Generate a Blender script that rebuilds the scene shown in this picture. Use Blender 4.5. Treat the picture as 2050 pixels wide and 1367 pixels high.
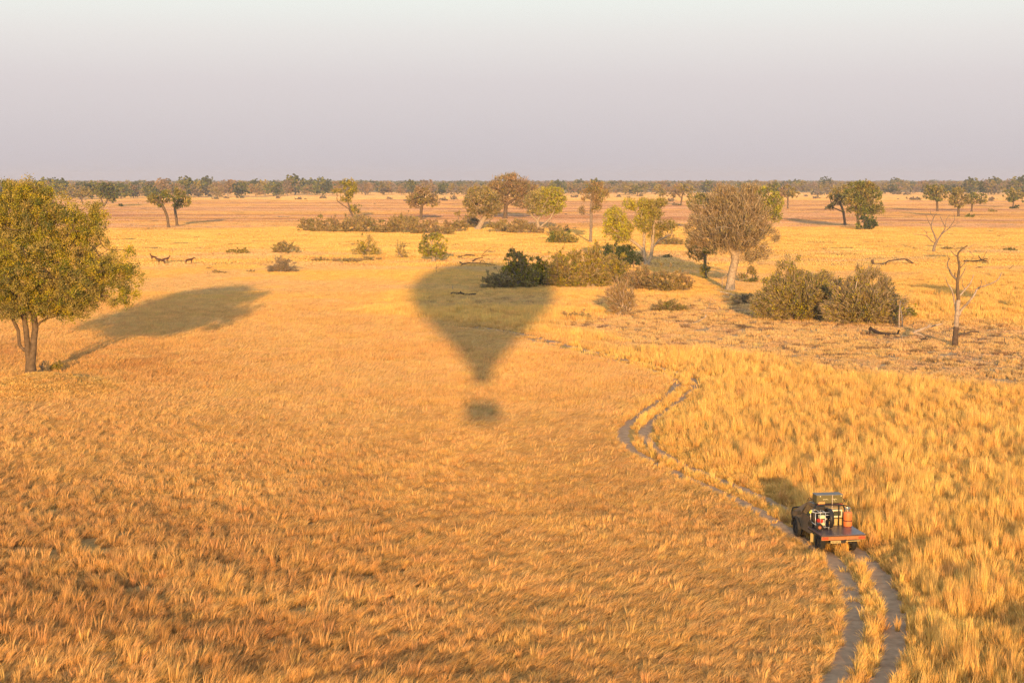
import bpy, bmesh, math, random, time
import numpy as np
from mathutils import Vector, Matrix, noise as mnoise
R = math.radians
T0 = time.time()
scene = bpy.context.scene
for o in list(bpy.data.objects): bpy.data.objects.remove(o)
# ------------------------------------------------------------------ camera
CAMH, F, HOR = 17.0, 3000.0, 363.0          # eye height, focal length in photo pixels, horizon row
PITCH = math.atan((683.5 - HOR) / F)
cam_d = bpy.data.cameras.new('camera'); cam = bpy.data.objects.new('camera', cam_d)
scene.collection.objects.link(cam); scene.camera = cam
cam.location = (0, 0, CAMH); cam.rotation_euler = (math.pi/2 - PITCH, 0, 0)
cam_d.sensor_width = 36.0; cam_d.lens = 36.0 * F / 2050.0
cam_d.clip_start = 0.1; cam_d.clip_end = 60000
# ------------------------------------------------------------------ sun and sky
SUN_E, SUN_A = R(8.35), R(-1.15)            # elevation; azimuth the light travels towards, from +Y
LDIR = Vector((math.sin(SUN_A)*math.cos(SUN_E), math.cos(SUN_A)*math.cos(SUN_E), -math.sin(SUN_E)))
sun_d = bpy.data.lights.new('sun', 'SUN'); sun = bpy.data.objects.new('sun', sun_d)
scene.collection.objects.link(sun); sun.rotation_euler = LDIR.to_track_quat('-Z', 'Y').to_euler()
sun.location = (0, -60, 60)
sun_d.energy = 5.0; sun_d.color = (1.0, 0.575, 0.205); sun_d.angle = R(0.75)
world = bpy.data.worlds.new('World'); scene.world = world; world.use_nodes = True
nt = world.node_tree; nt.nodes.clear()
w_out = nt.nodes.new('ShaderNodeOutputWorld'); bg = nt.nodes.new('ShaderNodeBackground')
sky = nt.nodes.new('ShaderNodeTexSky'); sky.sky_type = 'NISHITA'; sky.sun_disc = False
sky.sun_elevation = SUN_E; sky.sun_rotation = math.pi + SUN_A
sky.air_density = 1.0; sky.dust_density = 4.0; sky.ozone_density = 1.0; sky.altitude = 950
# the dusty anti-solar sky: pale green-grey above, pink, then mauve-grey at the horizon
tc = nt.nodes.new('ShaderNodeTexCoord'); sp = nt.nodes.new('ShaderNodeSeparateXYZ')
nt.links.new(tc.outputs['Generated'], sp.inputs[0])
ramp = nt.nodes.new('ShaderNodeValToRGB'); cr = ramp.color_ramp
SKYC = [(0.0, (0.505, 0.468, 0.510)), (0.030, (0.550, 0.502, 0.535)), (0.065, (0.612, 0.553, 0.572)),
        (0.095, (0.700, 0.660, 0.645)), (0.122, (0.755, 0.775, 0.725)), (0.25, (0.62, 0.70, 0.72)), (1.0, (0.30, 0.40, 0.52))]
while len(cr.elements) < len(SKYC): cr.elements.new(0.5)
for e, (p, c) in zip(cr.elements, SKYC): e.position = p; e.color = (*c, 1)
nt.links.new(sp.outputs['Z'], ramp.inputs[0])
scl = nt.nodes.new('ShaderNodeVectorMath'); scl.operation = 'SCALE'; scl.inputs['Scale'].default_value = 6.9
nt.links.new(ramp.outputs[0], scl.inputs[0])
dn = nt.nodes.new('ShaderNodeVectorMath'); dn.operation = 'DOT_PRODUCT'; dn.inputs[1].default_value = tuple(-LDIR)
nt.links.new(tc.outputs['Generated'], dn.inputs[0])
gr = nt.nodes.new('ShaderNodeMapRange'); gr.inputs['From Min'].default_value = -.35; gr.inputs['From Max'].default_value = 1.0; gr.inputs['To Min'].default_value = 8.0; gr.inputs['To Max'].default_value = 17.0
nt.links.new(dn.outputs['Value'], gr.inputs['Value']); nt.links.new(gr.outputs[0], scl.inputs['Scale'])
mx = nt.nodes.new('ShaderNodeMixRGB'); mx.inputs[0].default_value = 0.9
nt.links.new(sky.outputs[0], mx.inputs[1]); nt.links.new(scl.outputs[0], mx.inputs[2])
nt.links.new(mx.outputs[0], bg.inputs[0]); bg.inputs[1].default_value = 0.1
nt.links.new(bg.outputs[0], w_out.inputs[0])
scene.view_settings.view_transform = 'Standard'; scene.view_settings.look = 'None'
scene.view_settings.exposure = 0.6; scene.view_settings.gamma = 1.0
try: scene.view_settings.use_curve_mapping = False
except Exception: pass
cyc = scene.cycles
cyc.max_bounces = 5; cyc.diffuse_bounces = 2; cyc.transmission_bounces = 2; cyc.glossy_bounces = 2
cyc.volume_bounces = 0; cyc.transparent_max_bounces = 8; cyc.use_denoising = True; cyc.denoiser = 'OPENIMAGEDENOISE'; cyc.denoising_input_passes = 'RGB_ALBEDO_NORMAL'; cyc.denoising_prefilter = 'NONE'
# ------------------------------------------------------------------ photo pixel <-> ground
CP, SPT = math.cos(PITCH), math.sin(PITCH)
def at(px, py, z=0.0):
    u, v = (px-1025)/F, (py-683.5)/F
    t = (CAMH - z) / (SPT + v*CP)
    return Vector((u*t, (CP - v*SPT)*t, z))
def ppm(px, py): return F / (CAMH / (SPT + (py-683.5)/F*CP))       # photo pixels per metre there
def proj(x, y, z=0.0):
    x = np.asarray(x, float); y = np.asarray(y, float)
    dep = y*CP - (z-CAMH)*SPT; up = y*SPT + (z-CAMH)*CP
    dep = np.maximum(dep, 0.1)
    return 1025 + F*x/dep, 683.5 - F*up/dep
# ------------------------------------------------------------------ noise
def _h(ix, iy, s):
    n = (ix.astype(np.int64)*374761393 + iy.astype(np.int64)*668265263 + s*974634777) & 0xffffffff
    n = ((n ^ (n >> 13))*1274126177) & 0xffffffff
    return ((n ^ (n >> 16)) & 0xffff)/65535.0
def vn(x, y, sc, s=0):
    x = np.asarray(x)/sc; y = np.asarray(y)/sc
    ix, iy = np.floor(x), np.floor(y); fx, fy = x-ix, y-iy
    fx = fx*fx*(3-2*fx); fy = fy*fy*(3-2*fy)
    a = _h(ix, iy, s); b = _h(ix+1, iy, s); c = _h(ix, iy+1, s); d = _h(ix+1, iy+1, s)
    return (a*(1-fx)+b*fx)*(1-fy) + (c*(1-fx)+d*fx)*fy
def fbm(x, y, sc, s=0, o=3):
    r = 0; a = 1; t = 0
    for k in range(o): r = r + a*vn(x, y, sc, s+k*7); t += a; a *= .5; sc = sc/2.1
    return r/t
def sst(a, b, x):
    t = np.clip((x-a)/(b-a), 0, 1); return t*t*(3-2*t)
# ------------------------------------------------------------------ helpers: materials and objects
def mat(name, base=(.5,.5,.5), rough=.7, metal=0, spec=.3, var=0.0, vscale=4.0, bump=0.0, bscale=30, emit=None):
    m = bpy.data.materials.new(name); m.use_nodes = True
    n = m.node_tree; b = n.nodes['Principled BSDF']
    b.inputs['Roughness'].default_value = rough; b.inputs['Metallic'].default_value = metal
    b.inputs['Specular IOR Level'].default_value = spec; b.inputs['Base Color'].default_value = (*base, 1)
    if var:
        t = n.nodes.new('ShaderNodeTexCoord'); z = n.nodes.new('ShaderNodeTexNoise')
        z.inputs['Scale'].default_value = vscale; z.inputs['Detail'].default_value = 5
        rp = n.nodes.new('ShaderNodeValToRGB'); rp.color_ramp.elements[0].position = .3; rp.color_ramp.elements[1].position = .7
        rp.color_ramp.elements[0].color = (*[c*(1-var) for c in base], 1); rp.color_ramp.elements[1].color = (*[min(1, c*(1+var)) for c in base], 1)
        n.links.new(t.outputs['Object'], z.inputs['Vector']); n.links.new(z.outputs['Fac'], rp.inputs[0]); n.links.new(rp.outputs[0], b.inputs['Base Color'])
    if bump:
        t = n.nodes.new('ShaderNodeTexCoord'); z = n.nodes.new('ShaderNodeTexNoise'); z.inputs['Scale'].default_value = bscale
        bp = n.nodes.new('ShaderNodeBump'); bp.inputs['Strength'].default_value = bump
        n.links.new(t.outputs['Object'], z.inputs['Vector']); n.links.new(z.outputs['Fac'], bp.inputs['Height']); n.links.new(bp.outputs[0], b.inputs['Normal'])
    return m
def leafmat(name, attr='tint', trans=.3, kind='GEOMETRY', rand=0.0):
    m = bpy.data.materials.new(name); m.use_nodes = True; n = m.node_tree; n.nodes.clear()
    o = n.nodes.new('ShaderNodeOutputMaterial'); d = n.nodes.new('ShaderNodeBsdfDiffuse'); t = n.nodes.new('ShaderNodeBsdfTranslucent')
    mx = n.nodes.new('ShaderNodeMixShader'); mx.inputs[0].default_value = trans
    a = n.nodes.new('ShaderNodeAttribute'); a.attribute_name = attr; a.attribute_type = kind
    src = a.outputs['Color']
    if kind == 'INSTANCER':                       # blade to blade variation times the tuft's own colour
        b = n.nodes.new('ShaderNodeAttribute'); b.attribute_name = 'blade'; b.attribute_type = 'GEOMETRY'
        mm = n.nodes.new('ShaderNodeMixRGB'); mm.blend_type = 'MULTIPLY'; mm.inputs[0].default_value = 1
        n.links.new(src, mm.inputs[1]); n.links.new(b.outputs['Color'], mm.inputs[2]); src = mm.outputs[0]
    n.links.new(src, d.inputs[0]); n.links.new(src, t.inputs[0])
    n.links.new(d.outputs[0], mx.inputs[1]); n.links.new(t.outputs[0], mx.inputs[2]); n.links.new(mx.outputs[0], o.inputs[0])
    return m
def npmesh(name, verts, faces_k, faces, mats=(), col=None, cname='tint', smooth=False):
    """faces: flat int array of loops, faces_k: loops per face (int or array)"""
    me = bpy.data.meshes.new(name)
    verts = np.asarray(verts, np.float32); faces = np.asarray(faces, np.int32).ravel()
    if np.isscalar(faces_k): nf = len(faces)//faces_k; ks = np.full(nf, faces_k, np.int32)
    else: ks = np.asarray(faces_k, np.int32); nf = len(ks)
    me.vertices.add(len(verts)); me.vertices.foreach_set('co', verts.ravel())
    me.loops.add(len(faces)); me.loops.foreach_set('vertex_index', faces)
    me.polygons.add(nf); st = np.zeros(nf, np.int32); st[1:] = np.cumsum(ks)[:-1]
    me.polygons.foreach_set('loop_start', st); me.polygons.foreach_set('loop_total', ks)
    if smooth: me.polygons.foreach_set('use_smooth', np.ones(nf, bool))
    for m in mats: me.materials.append(m)
    if col is not None:
        a = me.attributes.new(cname, 'FLOAT_COLOR', 'POINT')
        c = np.ones((len(verts), 4), np.float32); c[:, :3] = col
        a.data.foreach_set('color', c.ravel())
    me.update(calc_edges=True)
    return me
def link(name, me, parent=None, loc=None):
    o = bpy.data.objects.new(name, me); scene.collection.objects.link(o)
    if parent is not None: o.parent = parent
    if loc is not None: o.location = loc
    return o
def tag(o, label=None, cat=None, group=None, kind=None):
    if label: o['label'] = label
    if cat: o['category'] = cat
    if group: o['group'] = group
    if kind: o['kind'] = kind
    return o
def thing(name, label, cat, loc=(0,0,0), rz=0, group=None):
    o = bpy.data.objects.new(name, None); scene.collection.objects.link(o)
    o.empty_display_size = .3; o.location = loc; o.rotation_euler = (0, 0, rz)
    return tag(o, label, cat, group)
rng = np.random.default_rng(7)
# ------------------------------------------------------------------ the wheel track's centre line, world space
TRK = [(700,632),(800,640),(900,650),(1000,664),(1060,676),(1150,700),(1250,724),(1325,743),(1366,760),(1372,776),(1335,808),(1285,845),(1268,868),(1282,895),(1330,925),(1400,957),
       (1480,990),(1560,1032),(1622,1072),(1690,1114),(1722,1150),(1744,1200),(1752,1262),(1734,1330),(1708,1380),(1660,1450),(1590,1540),(1500,1660)]
def catmull(P, n=14):
    P = [P[0]]+list(P)+[P[-1]]; out = []
    for i in range(1, len(P)-2):
        a, b, c, d = P[i-1], P[i], P[i+1], P[i+2]
        for k in range(n):
            t = k/n
            out.append(tuple(.5*((2*b[j])+(-a[j]+c[j])*t+(2*a[j]-5*b[j]+4*c[j]-d[j])*t*t+(-a[j]+3*b[j]-3*c[j]+d[j])*t**3) for j in range(len(b))))
    out.append(tuple(P[-2])); return out
TRW = np.array(catmull([(at(*p).x, at(*p).y) for p in TRK], 16))
def track_off(x, y):
    """signed offset from the track's centre line (m)"""
    x = np.asarray(x); y = np.asarray(y); out = np.full(x.shape, 99.0)
    tx = np.gradient(TRW[:, 0]); ty = np.gradient(TRW[:, 1]); L = np.hypot(tx, ty); tx /= L; ty /= L
    near = np.nonzero((y < 175) & (y > 25) & (x > -40) & (x < 45))[0]
    for c in range(0, len(near), 20000):
        i = near[c:c+20000]
        dx = x[i, None]-TRW[None, :, 0]; dy = y[i, None]-TRW[None, :, 1]; d2 = dx*dx+dy*dy
        k = d2.argmin(1); r = np.arange(len(i))
        s = np.sign(tx[k]*dy[r, k]-ty[k]*dx[r, k]); out[i] = s*np.sqrt(d2[r, k])
    return out
BY = np.array([p[1] for p in TRK], float); BX = np.array([p[0] for p in TRK], float)
# ------------------------------------------------------------------ ground cover: what grows where
MOUND = at(85, 782)
def ground_z(x, y):
    x = np.asarray(x, float); y = np.asarray(y, float)
    r = np.hypot((x-MOUND.x), (y-MOUND.y)*1.0)
    return 1.3*np.exp(-(r/4.6)**2) * (1+.12*(vn(x, y, 1.3, 3)-.5))
YEL = np.array([.84,.515,.155]); TAN = np.array([.76,.445,.165]); RED = np.array([.53,.275,.105]); PALE = np.array([.76,.49,.215])
DUST = np.array([.42,.30,.20]); PINK = np.array([.68,.43,.23]); OLV = np.array([.30,.25,.12])
def mixc(a, b, t): return a*(1-t[:, None]) + b*t[:, None]
def cover(x, y):
    """per point: colour, height (m), density 0..1, wind lean, bare amount"""
    px, py = proj(x, y)
    n1 = fbm(x, y, 9, 11); n2 = fbm(x, y, 2.2, 21); n3 = fbm(x, y, 30, 31)
    wob = (n1-.5)*2
    bx = np.interp(py, BY, BX)
    # right of the track: yellow; left: tan and red brown
    m = at_scale(py)
    right = sst(-2.6, .2, (px-bx)/m + wob*1.4)
    right = np.where(py < 690, sst(0, 1, (px-bx)/m/6 + wob), right)
    n = len(x); mo = np.exp(-(np.hypot(x-MOUND.x, y-MOUND.y)/6.5)**4)
    deep = sst(760, 1250, py + wob*60) * sst(1200, 200, px - (py-800)*.5)      # lower left gets redder and rougher
    c = np.tile(TAN, (n, 1))
    c = mixc(c, PALE, .55*sst(.35, .7, n1)*(1-deep)*sst(1000, 760, py))
    c = mixc(c, RED, np.clip(.10+.62*deep, 0, 1)*sst(.38, .68, fbm(x, y, 5, 41)) )
    c = mixc(c, YEL, .35*sst(.5, .8, n2)*(1-.3*deep))
    c = mixc(c, YEL*(.98+.16*n2[:, None]), right)
    h = .52 + .14*(n2-.5) + .18*deep*n1
    h = h*(1-right) + right*(.62+.45*sst(.25, .75, n2))
    dens = .92 - .28*deep*sst(.45, .7, n2)
    lean = (1-right)*(.20+.25*wob)
    c = mixc(c, YEL*.97, .75*mo); h = h*(1-.6*mo)
    rp_ = np.exp(-(((px-300)/150)**2+((py-735)/45)**2))*sst(.35,.6,n2)+.8*np.exp(-((px/70)**2+((py-705)/30)**2)); c = mixc(c, RED*1.05, np.clip(.8*rp_, 0, 1))
    dens = dens*(1-.9*sst(.66, .72, fbm(x, y, 1.7, 211, 2))*np.clip(deep*1.6, 0, 1)*(1-right))
    c = mixc(c, RED*1.1, .6*right*sst(.62, .8, fbm(x, y, 1.1, 221, 2)))
    # dry litter ground right of the middle
    b1 = np.interp(px, [1080,1200,1400,1600,1800,2050], [600,628,650,660,680,700])
    b0 = np.interp(px, [1080,1250,1400,1600,1800,2050], [655,690,700,728,758,775])
    u0 = np.interp(px, [950,1080,1200,1400,1550,1800,2050], [690,650,628,588,590,640,650])
    bare = sst(20, -10, py-b0+wob*26)*sst(-6, 14, py-u0+wob*14)*sst(1040, 1130, px+wob*50)
    bare = .82*bare; bare = np.maximum(bare, .6*sst(-12,0,py-563)*sst(12,0,py-612)*sst(820,860,px)*sst(1420,1330,px)*sst(.3,.55,n1))
    c = mixc(c, mixc(mixc(np.tile(PINK, (n, 1)), YEL, .5*sst(.45, .65, n1)), PALE, sst(.4, .65, n2)), bare)
    h = h*(1-bare) + bare*(.15+.14*sst(.45, .75, n2)); dens = dens*(1-bare*.42)
    dk = bare*(_h((x*7).astype(int), (y*7).astype(int), 5) > .86); c = mixc(c, np.tile(np.array([.20,.12,.075]), (n, 1)), dk)
    lean = lean*(1-bare)
    # short golden grass of the middle distance
    mid = sst(30, -20, py-(595+wob*16))*(1-.9*bare)
    c = mixc(c, mixc(np.tile(PALE*1.0, (n, 1)), YEL, sst(.35, .6, fbm(x, y, 14, 51))), mid)
    h = h*(1-mid) + mid*(.26+.1*n2)
    lean = lean*(1-.6*mid)
    ry = sst(1790, 1860, px)*sst(535, 560, py)*sst(640, 618, py)               # tall stand at the right
    c = mixc(c, YEL*.98, ry*.9); h = h + ry*.5*sst(.3, .6, n2)
    # far bands
    wy = py + (fbm(x, y*.35, 60, 61)-.5)*14
    far = sst(510, 488, wy)
    c = mixc(c, YEL*1.02, far); h = np.where(far > .5, .30, h)
    band = sst(459, 451, wy)*sst(399, 404, wy)
    bn = .35+.65*sst(.40, .60, fbm(x*.22, y, 26, 71))
    bandr = band*bn
    c = mixc(c, mixc(np.tile(np.array([.72,.44,.25]), (n, 1)), np.array([[.50,.265,.15]]), .9*sst(.44, .58, fbm(x*.18, y, 22, 81))), np.minimum(1, bandr*1.3))
    h = np.where(band > .4, .16, h)
    fr = sst(404, 396, wy); c = mixc(c, PALE*1.05, fr)
    gz = sst(.6, .75, fbm(x, y*.5, 24, 91))*mid*(1-far)
    c = mixc(c, PINK, .5*gz)
    return c, h, np.clip(dens, 0, 1), lean, bare, np.maximum(deep, right)
def at_scale(py): return F/(CAMH/(SPT+(np.asarray(py)-683.5)/F*CP))
# ground sheet: rings round the camera, close rings and narrow sectors in front
rad = np.concatenate([[0], np.linspace(8, 48, 6), 48*np.exp(np.linspace(0, math.log(2200/48.), 300))[1:], 2200*np.exp(np.linspace(0, math.log(2.75), 10))[1:]])
ang = np.concatenate([np.linspace(-25, 25, 301), np.linspace(25, 335, 50)[1:-1]]); ang = np.radians(ang)
na = len(ang); RR, AA = np.meshgrid(rad[1:], ang, indexing='ij')
gx = np.concatenate([[0], (RR*np.sin(AA)).ravel()]); gy = np.concatenate([[0], (RR*np.cos(AA)).ravel()])
gz = ground_z(gx, gy)
gc, gh, gd, gl, gb, _ = cover(gx, gy)
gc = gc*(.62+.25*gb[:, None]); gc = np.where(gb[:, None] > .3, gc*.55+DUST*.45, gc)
f3 = [(0, 1+(j+1) % na, 1+j) for j in range(na)]
ii, jj = np.meshgrid(np.arange(len(rad)-2), np.arange(na), indexing='ij')
q = np.stack([1+ii*na+jj, 1+ii*na+(jj+1) % na, 1+(ii+1)*na+(jj+1) % na, 1+(ii+1)*na+jj], -1).reshape(-1, 4)
ks = np.concatenate([np.full(na, 3), np.full(len(q), 4)]); fl = np.concatenate([np.array(f3).ravel(), q[:, ::-1].ravel()])
gm = bpy.data.materials.new('dry_savanna_soil'); gm.use_nodes = True; n = gm.node_tree; b = n.nodes['Principled BSDF']
b.inputs['Roughness'].default_value = 1; b.inputs['Specular IOR Level'].default_value = 0
a = n.nodes.new('ShaderNodeAttribute'); a.attribute_name = 'tint'
z = n.nodes.new('ShaderNodeTexNoise'); z.inputs['Scale'].default_value = 3.0; z.inputs['Detail'].default_value = 6; z.inputs['Roughness'].default_value = .7
tcn = n.nodes.new('ShaderNodeTexCoord'); n.links.new(tcn.outputs['Object'], z.inputs['Vector'])
rp = n.nodes.new('ShaderNodeValToRGB'); rp.color_ramp.elements[0].position = .35; rp.color_ramp.elements[1].position = .65
rp.color_ramp.elements[0].color = (.62,.6,.6,1); rp.color_ramp.elements[1].color = (1,1,1,1)
n.links.new(z.outputs['Fac'], rp.inputs[0])
mm = n.nodes.new('ShaderNodeMixRGB'); mm.blend_type = 'MULTIPLY'; mm.inputs[0].default_value = 1
n.links.new(a.outputs['Color'], mm.inputs[1]); n.links.new(rp.outputs[0], mm.inputs[2]); n.links.new(mm.outputs[0], b.inputs['Base Color'])
bp = n.nodes.new('ShaderNodeBump'); bp.inputs['Strength'].default_value = .8; bp.inputs['Distance'].default_value = .08
n.links.new(z.outputs['Fac'], bp.inputs['Height']); n.links.new(bp.outputs[0], b.inputs['Normal'])
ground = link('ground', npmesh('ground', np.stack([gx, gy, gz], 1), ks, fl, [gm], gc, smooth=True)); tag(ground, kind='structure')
# wheel ruts: two worn dusty ribbons
m_rut = mat('dusty_rut', (.37,.235,.145), 1, 0, 0, var=.22, vscale=2.5, bump=.6, bscale=14)
tx = np.gradient(TRW[:, 0]); ty = np.gradient(TRW[:, 1]); L = np.hypot(tx, ty); tx /= L; ty /= L
vs = []; fs = []
for sgn in (-1, 1):
    b0 = len(vs)
    for i, (x, y) in enumerate(TRW):
        wn = (.48 if y < 72 else .42)+.06*math.sin(i*.9+sgn)+.05*math.sin(i*2.3)
        for w, zz in ((-wn, .004), (-wn*.5, .006), (0, .007), (wn*.5, .006), (wn, .004)):
            o_ = sgn*.76 + w; vs.append((x-ty[i]*o_, y+tx[i]*o_, zz))
        if i:
            for k in range(4): p = b0+(i-1)*5+k; fs += [p, p+1, p+6, p+5]
track = link('track', npmesh('track', vs, 4, fs, [m_rut], smooth=True)); tag(track, kind='structure')
# ------------------------------------------------------------------ grass
m_grass = leafmat('dry_grass', 'tint', .22, 'INSTANCER')
def tuft_mesh(name, nb, rad, h0, h1, w, spread, wind, r, sq=False, heads=.0, bend=.3):
    a = r.uniform(0, 2*np.pi, nb)
    if sq: bx = r.uniform(-rad, rad, nb); by = r.uniform(-rad, rad, nb)
    else:
        rr = rad*np.sqrt(r.uniform(0, 1, nb)); bx = rr*np.cos(a); by = rr*np.sin(a)
    h = r.uniform(h0, h1, nb); az = a + r.normal(0, .6, nb) if not sq else r.uniform(0, 2*np.pi, nb)
    tl = np.abs(r.normal(0, spread, nb)); lx = tl*np.cos(az)+wind*h/h1; ly = tl*np.sin(az)+r.normal(0, .05, nb)
    ww = w*r.uniform(.6, 1.3, nb); fa = r.uniform(0, np.pi, nb); wx = np.cos(fa)*ww/2; wy = np.sin(fa)*ww/2*.8
    B = np.stack([bx, by, np.zeros(nb)], 1); W = np.stack([wx, wy, np.zeros(nb)], 1)
    D = np.stack([lx, ly, np.ones(nb)], 1); D /= np.linalg.norm(D, axis=1)[:, None]; D2 = np.stack([lx*(1+bend*4)+wind*.5, ly*(1+bend*4), np.full(nb, .9)], 1); D2 /= np.linalg.norm(D2, axis=1)[:, None]
    M = B+D*h[:, None]*.6; T = M+D2*h[:, None]*.4
    V = np.stack([B-W, B+W, M+W*.85, M-W*.85, T], 1).reshape(-1, 3)
    k = np.arange(nb)*5
    fl = np.stack([k, k+1, k+2, k+3, k+3, k+2, k+4], 1).ravel(); ks = np.tile([4, 3], nb)
    br = r.uniform(.72, 1.12, nb); wm = r.uniform(-.08, .10, nb)
    col = np.stack([br, br*(1-wm*.5), br*(1-wm*1.6)], 1); col = np.repeat(col, 5, 0)
    col[0::5] *= .8; col[1::5] *= .8                                   # blade bases are darker
    return npmesh(name, V, ks, fl, [m_grass], np.clip(col, 0, 1.3), 'blade')
def scatter(name, pts, scl, rotz, idx, tint, protos, label, cat):
    """one object: points carrying instances of the tuft prototypes (GN)"""
    me = bpy.data.meshes.new(name); me.vertices.add(len(pts)); me.vertices.foreach_set('co', pts.astype(np.float32).ravel())
    a = me.attributes.new('scl', 'FLOAT_VECTOR', 'POINT'); a.data.foreach_set('vector', scl.astype(np.float32).ravel())
    rv = np.zeros((len(pts), 3), np.float32); rv[:, 2] = rotz
    a = me.attributes.new('rot', 'FLOAT_VECTOR', 'POINT'); a.data.foreach_set('vector', rv.ravel())
    a = me.attributes.new('idx', 'INT', 'POINT'); a.data.foreach_set('value', idx.astype(np.int32))
    a = me.attributes.new('tint', 'FLOAT_COLOR', 'POINT'); c = np.ones((len(pts), 4), np.float32); c[:, :3] = tint; a.data.foreach_set('color', c.ravel())
    col = bpy.data.collections.new(name+'_tufts')
    for k, p in enumerate(protos): col.objects.link(bpy.data.objects.new('%s_tuft_%02d' % (name, k), p))
    g = bpy.data.node_groups.new(name+'_scatter', 'GeometryNodeTree')
    g.interface.new_socket('Geometry', in_out='INPUT', socket_type='NodeSocketGeometry'); g.interface.new_socket('Geometry', in_out='OUTPUT', socket_type='NodeSocketGeometry')
    gi = g.nodes.new('NodeGroupInput'); go = g.nodes.new('NodeGroupOutput'); iop = g.nodes.new('GeometryNodeInstanceOnPoints')
    ci = g.nodes.new('GeometryNodeCollectionInfo'); ci.inputs['Collection'].default_value = col; ci.inputs['Separate Children'].default_value = True; ci.inputs['Reset Children'].default_value = True
    def na(nm, ty):
        q = g.nodes.new('GeometryNodeInputNamedAttribute'); q.data_type = ty; q.inputs['Name'].default_value = nm; return q.outputs['Attribute']
    g.links.new(gi.outputs[0], iop.inputs['Points']); g.links.new(ci.outputs[0], iop.inputs['Instance'])
    iop.inputs['Pick Instance'].default_value = True
    g.links.new(na('idx', 'INT'), iop.inputs['Instance Index']); g.links.new(na('rot', 'FLOAT_VECTOR'), iop.inputs['Rotation']); g.links.new(na('scl', 'FLOAT_VECTOR'), iop.inputs['Scale'])
    g.links.new(iop.outputs[0], go.inputs[0])
    o = link(name, me); md = o.modifiers.new('scatter', 'NODES'); md.node_group = g
    return tag(o, label, cat, kind='stuff')
def field(d0, d1, step, jit=.5, margin=13):
    ys = []; xs = []; y = d0
    n_ = int((d1-d0)/step)
    for k in range(n_):
        y = d0+k*step; hw = .36*y+margin; m = int(2*hw/step)
        xs.append(-hw+(np.arange(m)+rng.uniform(0, 1))*step); ys.append(np.full(m, y))
    x = np.concatenate(xs); y = np.concatenate(ys)
    return x+rng.uniform(-jit, jit, len(x))*step, y+rng.uniform(-jit, jit, len(y))*step
def grass_tier(name, d0, d1, step, protos, hs, widths, label, nrot, hm=1, pl=0):
    x, y = field(d0, d1, step)
    c, h, dn, lean, bare, amp = cover(x, y)
    off = np.abs(track_off(x, y))
    wv = (fbm(x, y, 12, 401)-.5)*16; lo = sst(d0, d0+26, y+wv) if d0 > 60 and d0 < 200 else 1; hi = sst(d1, d1-26, y+wv) if d1 < 200 else 1
    keep = rng.uniform(0, 1, len(x)) < dn*lo*hi
    if step < 2: keep &= ~((np.abs(off-.76) < np.where(y < 72, .46, .40)+step*.12+(vn(x, y, .5, 301)-.5)*.16) & (rng.uniform(0, 1, len(x)) > .02) & (y < 175))
    qx, qy = proj(x, y)
    for ex, ey, ea, eb in ((1256,872,26,22),(1303,880,26,26),(1350,775,14,12),(1388,778,16,10),(1325,905,14,14)):
        keep &= ~((((qx-ex)/ea)**2+((qy-ey)/eb)**2 < 1) & (off < 1.4) & (rng.uniform(0, 1, len(x)) < .85))
    x, y, c, h, lean, bare, off, amp = [v[keep] for v in (x, y, c, h, lean, bare, off, amp)]
    h = h*np.where(y < 175, .55+.45*sst(.8, 3.2, off), 1)
    g1 = fbm(x, y, .9, 131, 2); g2 = fbm(x, y, 3.4, 141, 2)
    if pl:
        q = (rng.uniform(0, 1, len(x)) < .25+.2*amp+(.35+.65*amp)*sst(.38, .62, .6*g1+.4*g2)) & (h > .3)
        x, y, c, h, lean, bare, off, amp, g1, g2 = [v[q] for v in (x, y, c, h, lean, bare, off, amp, g1, g2)]
        c = c*(.97+.30*(g2[:, None]-.4)); h = h*rng.uniform(.7, 1.2, len(x))*(.8+.2*amp)
    elif hm < 1: c = c*(.82+.18*sst(.3, .7, g1)[:, None])
    k = len(x); sz = hm*h/hs*rng.uniform(.78, 1.18, k)*(1+(g1-.5)*(.45+.5*amp)); sx = widths*rng.uniform(.85, 1.2, k)
    c = c*rng.uniform(.86, 1.12, (k, 1))*(1+rng.normal(0, .03, (k, 3)))
    # leaning kinds have the wind; upright kinds stand
    npz = len(protos)//2; idx = rng.integers(0, npz, k) + np.where(lean > rng.uniform(.05, .25, k), 0, npz)
    rot = np.where(idx < npz, rng.normal(0, .35, k), rng.uniform(0, 6.28, k)) if nrot else rng.integers(0, 4, k)*math.pi/2
    pts = np.stack([x, y, ground_z(x, y)-.01], 1)
    scatter(name, pts, np.stack([sx, sx, sz], 1), rot, idx, np.clip(c, 0, .95), protos, label, 'grass')
    print(name, k)
r = np.random.default_rng(3)
def lean_set(nb, rad, w, sq, winds): return [tuft_mesh('leaning_tuft', nb, rad, .35, 1.0, w, .11, wd_, r, sq) for wd_ in winds]
near = lean_set(55, .24, .020, False, (.08,.2,.32,.2,.4)) + [tuft_mesh('upright_tuft', 55, .20, .45, 1.0, .021, .14, .05, r) for _ in range(5)]
plume = lean_set(45, .10, .020, False, (.05,.18,.32,.5,.25)) + [tuft_mesh('upright_plume', 45, .09, .55, 1.0, .020, .09, wd_, r) for wd_ in (0,.08,-.06,.12,.03)]
grass_tier('near_grass', 40, 132, .31, near, 1.0, 1.0, 'knee high dry golden grass in the foreground', True, .72, 0)
grass_tier('tall_grass', 40, 150, .31, plume, 1.0, 1.0, 'taller feathery plumes standing out of the foreground grass', True, 1.18, 1)
midp = lean_set(90, .55, .042, True, (.1,.2,.32,.2,.3)) + [tuft_mesh('upright_patch', 90, .50, .4, 1.0, .042, .15, .05, r, True) for _ in range(5)]
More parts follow.
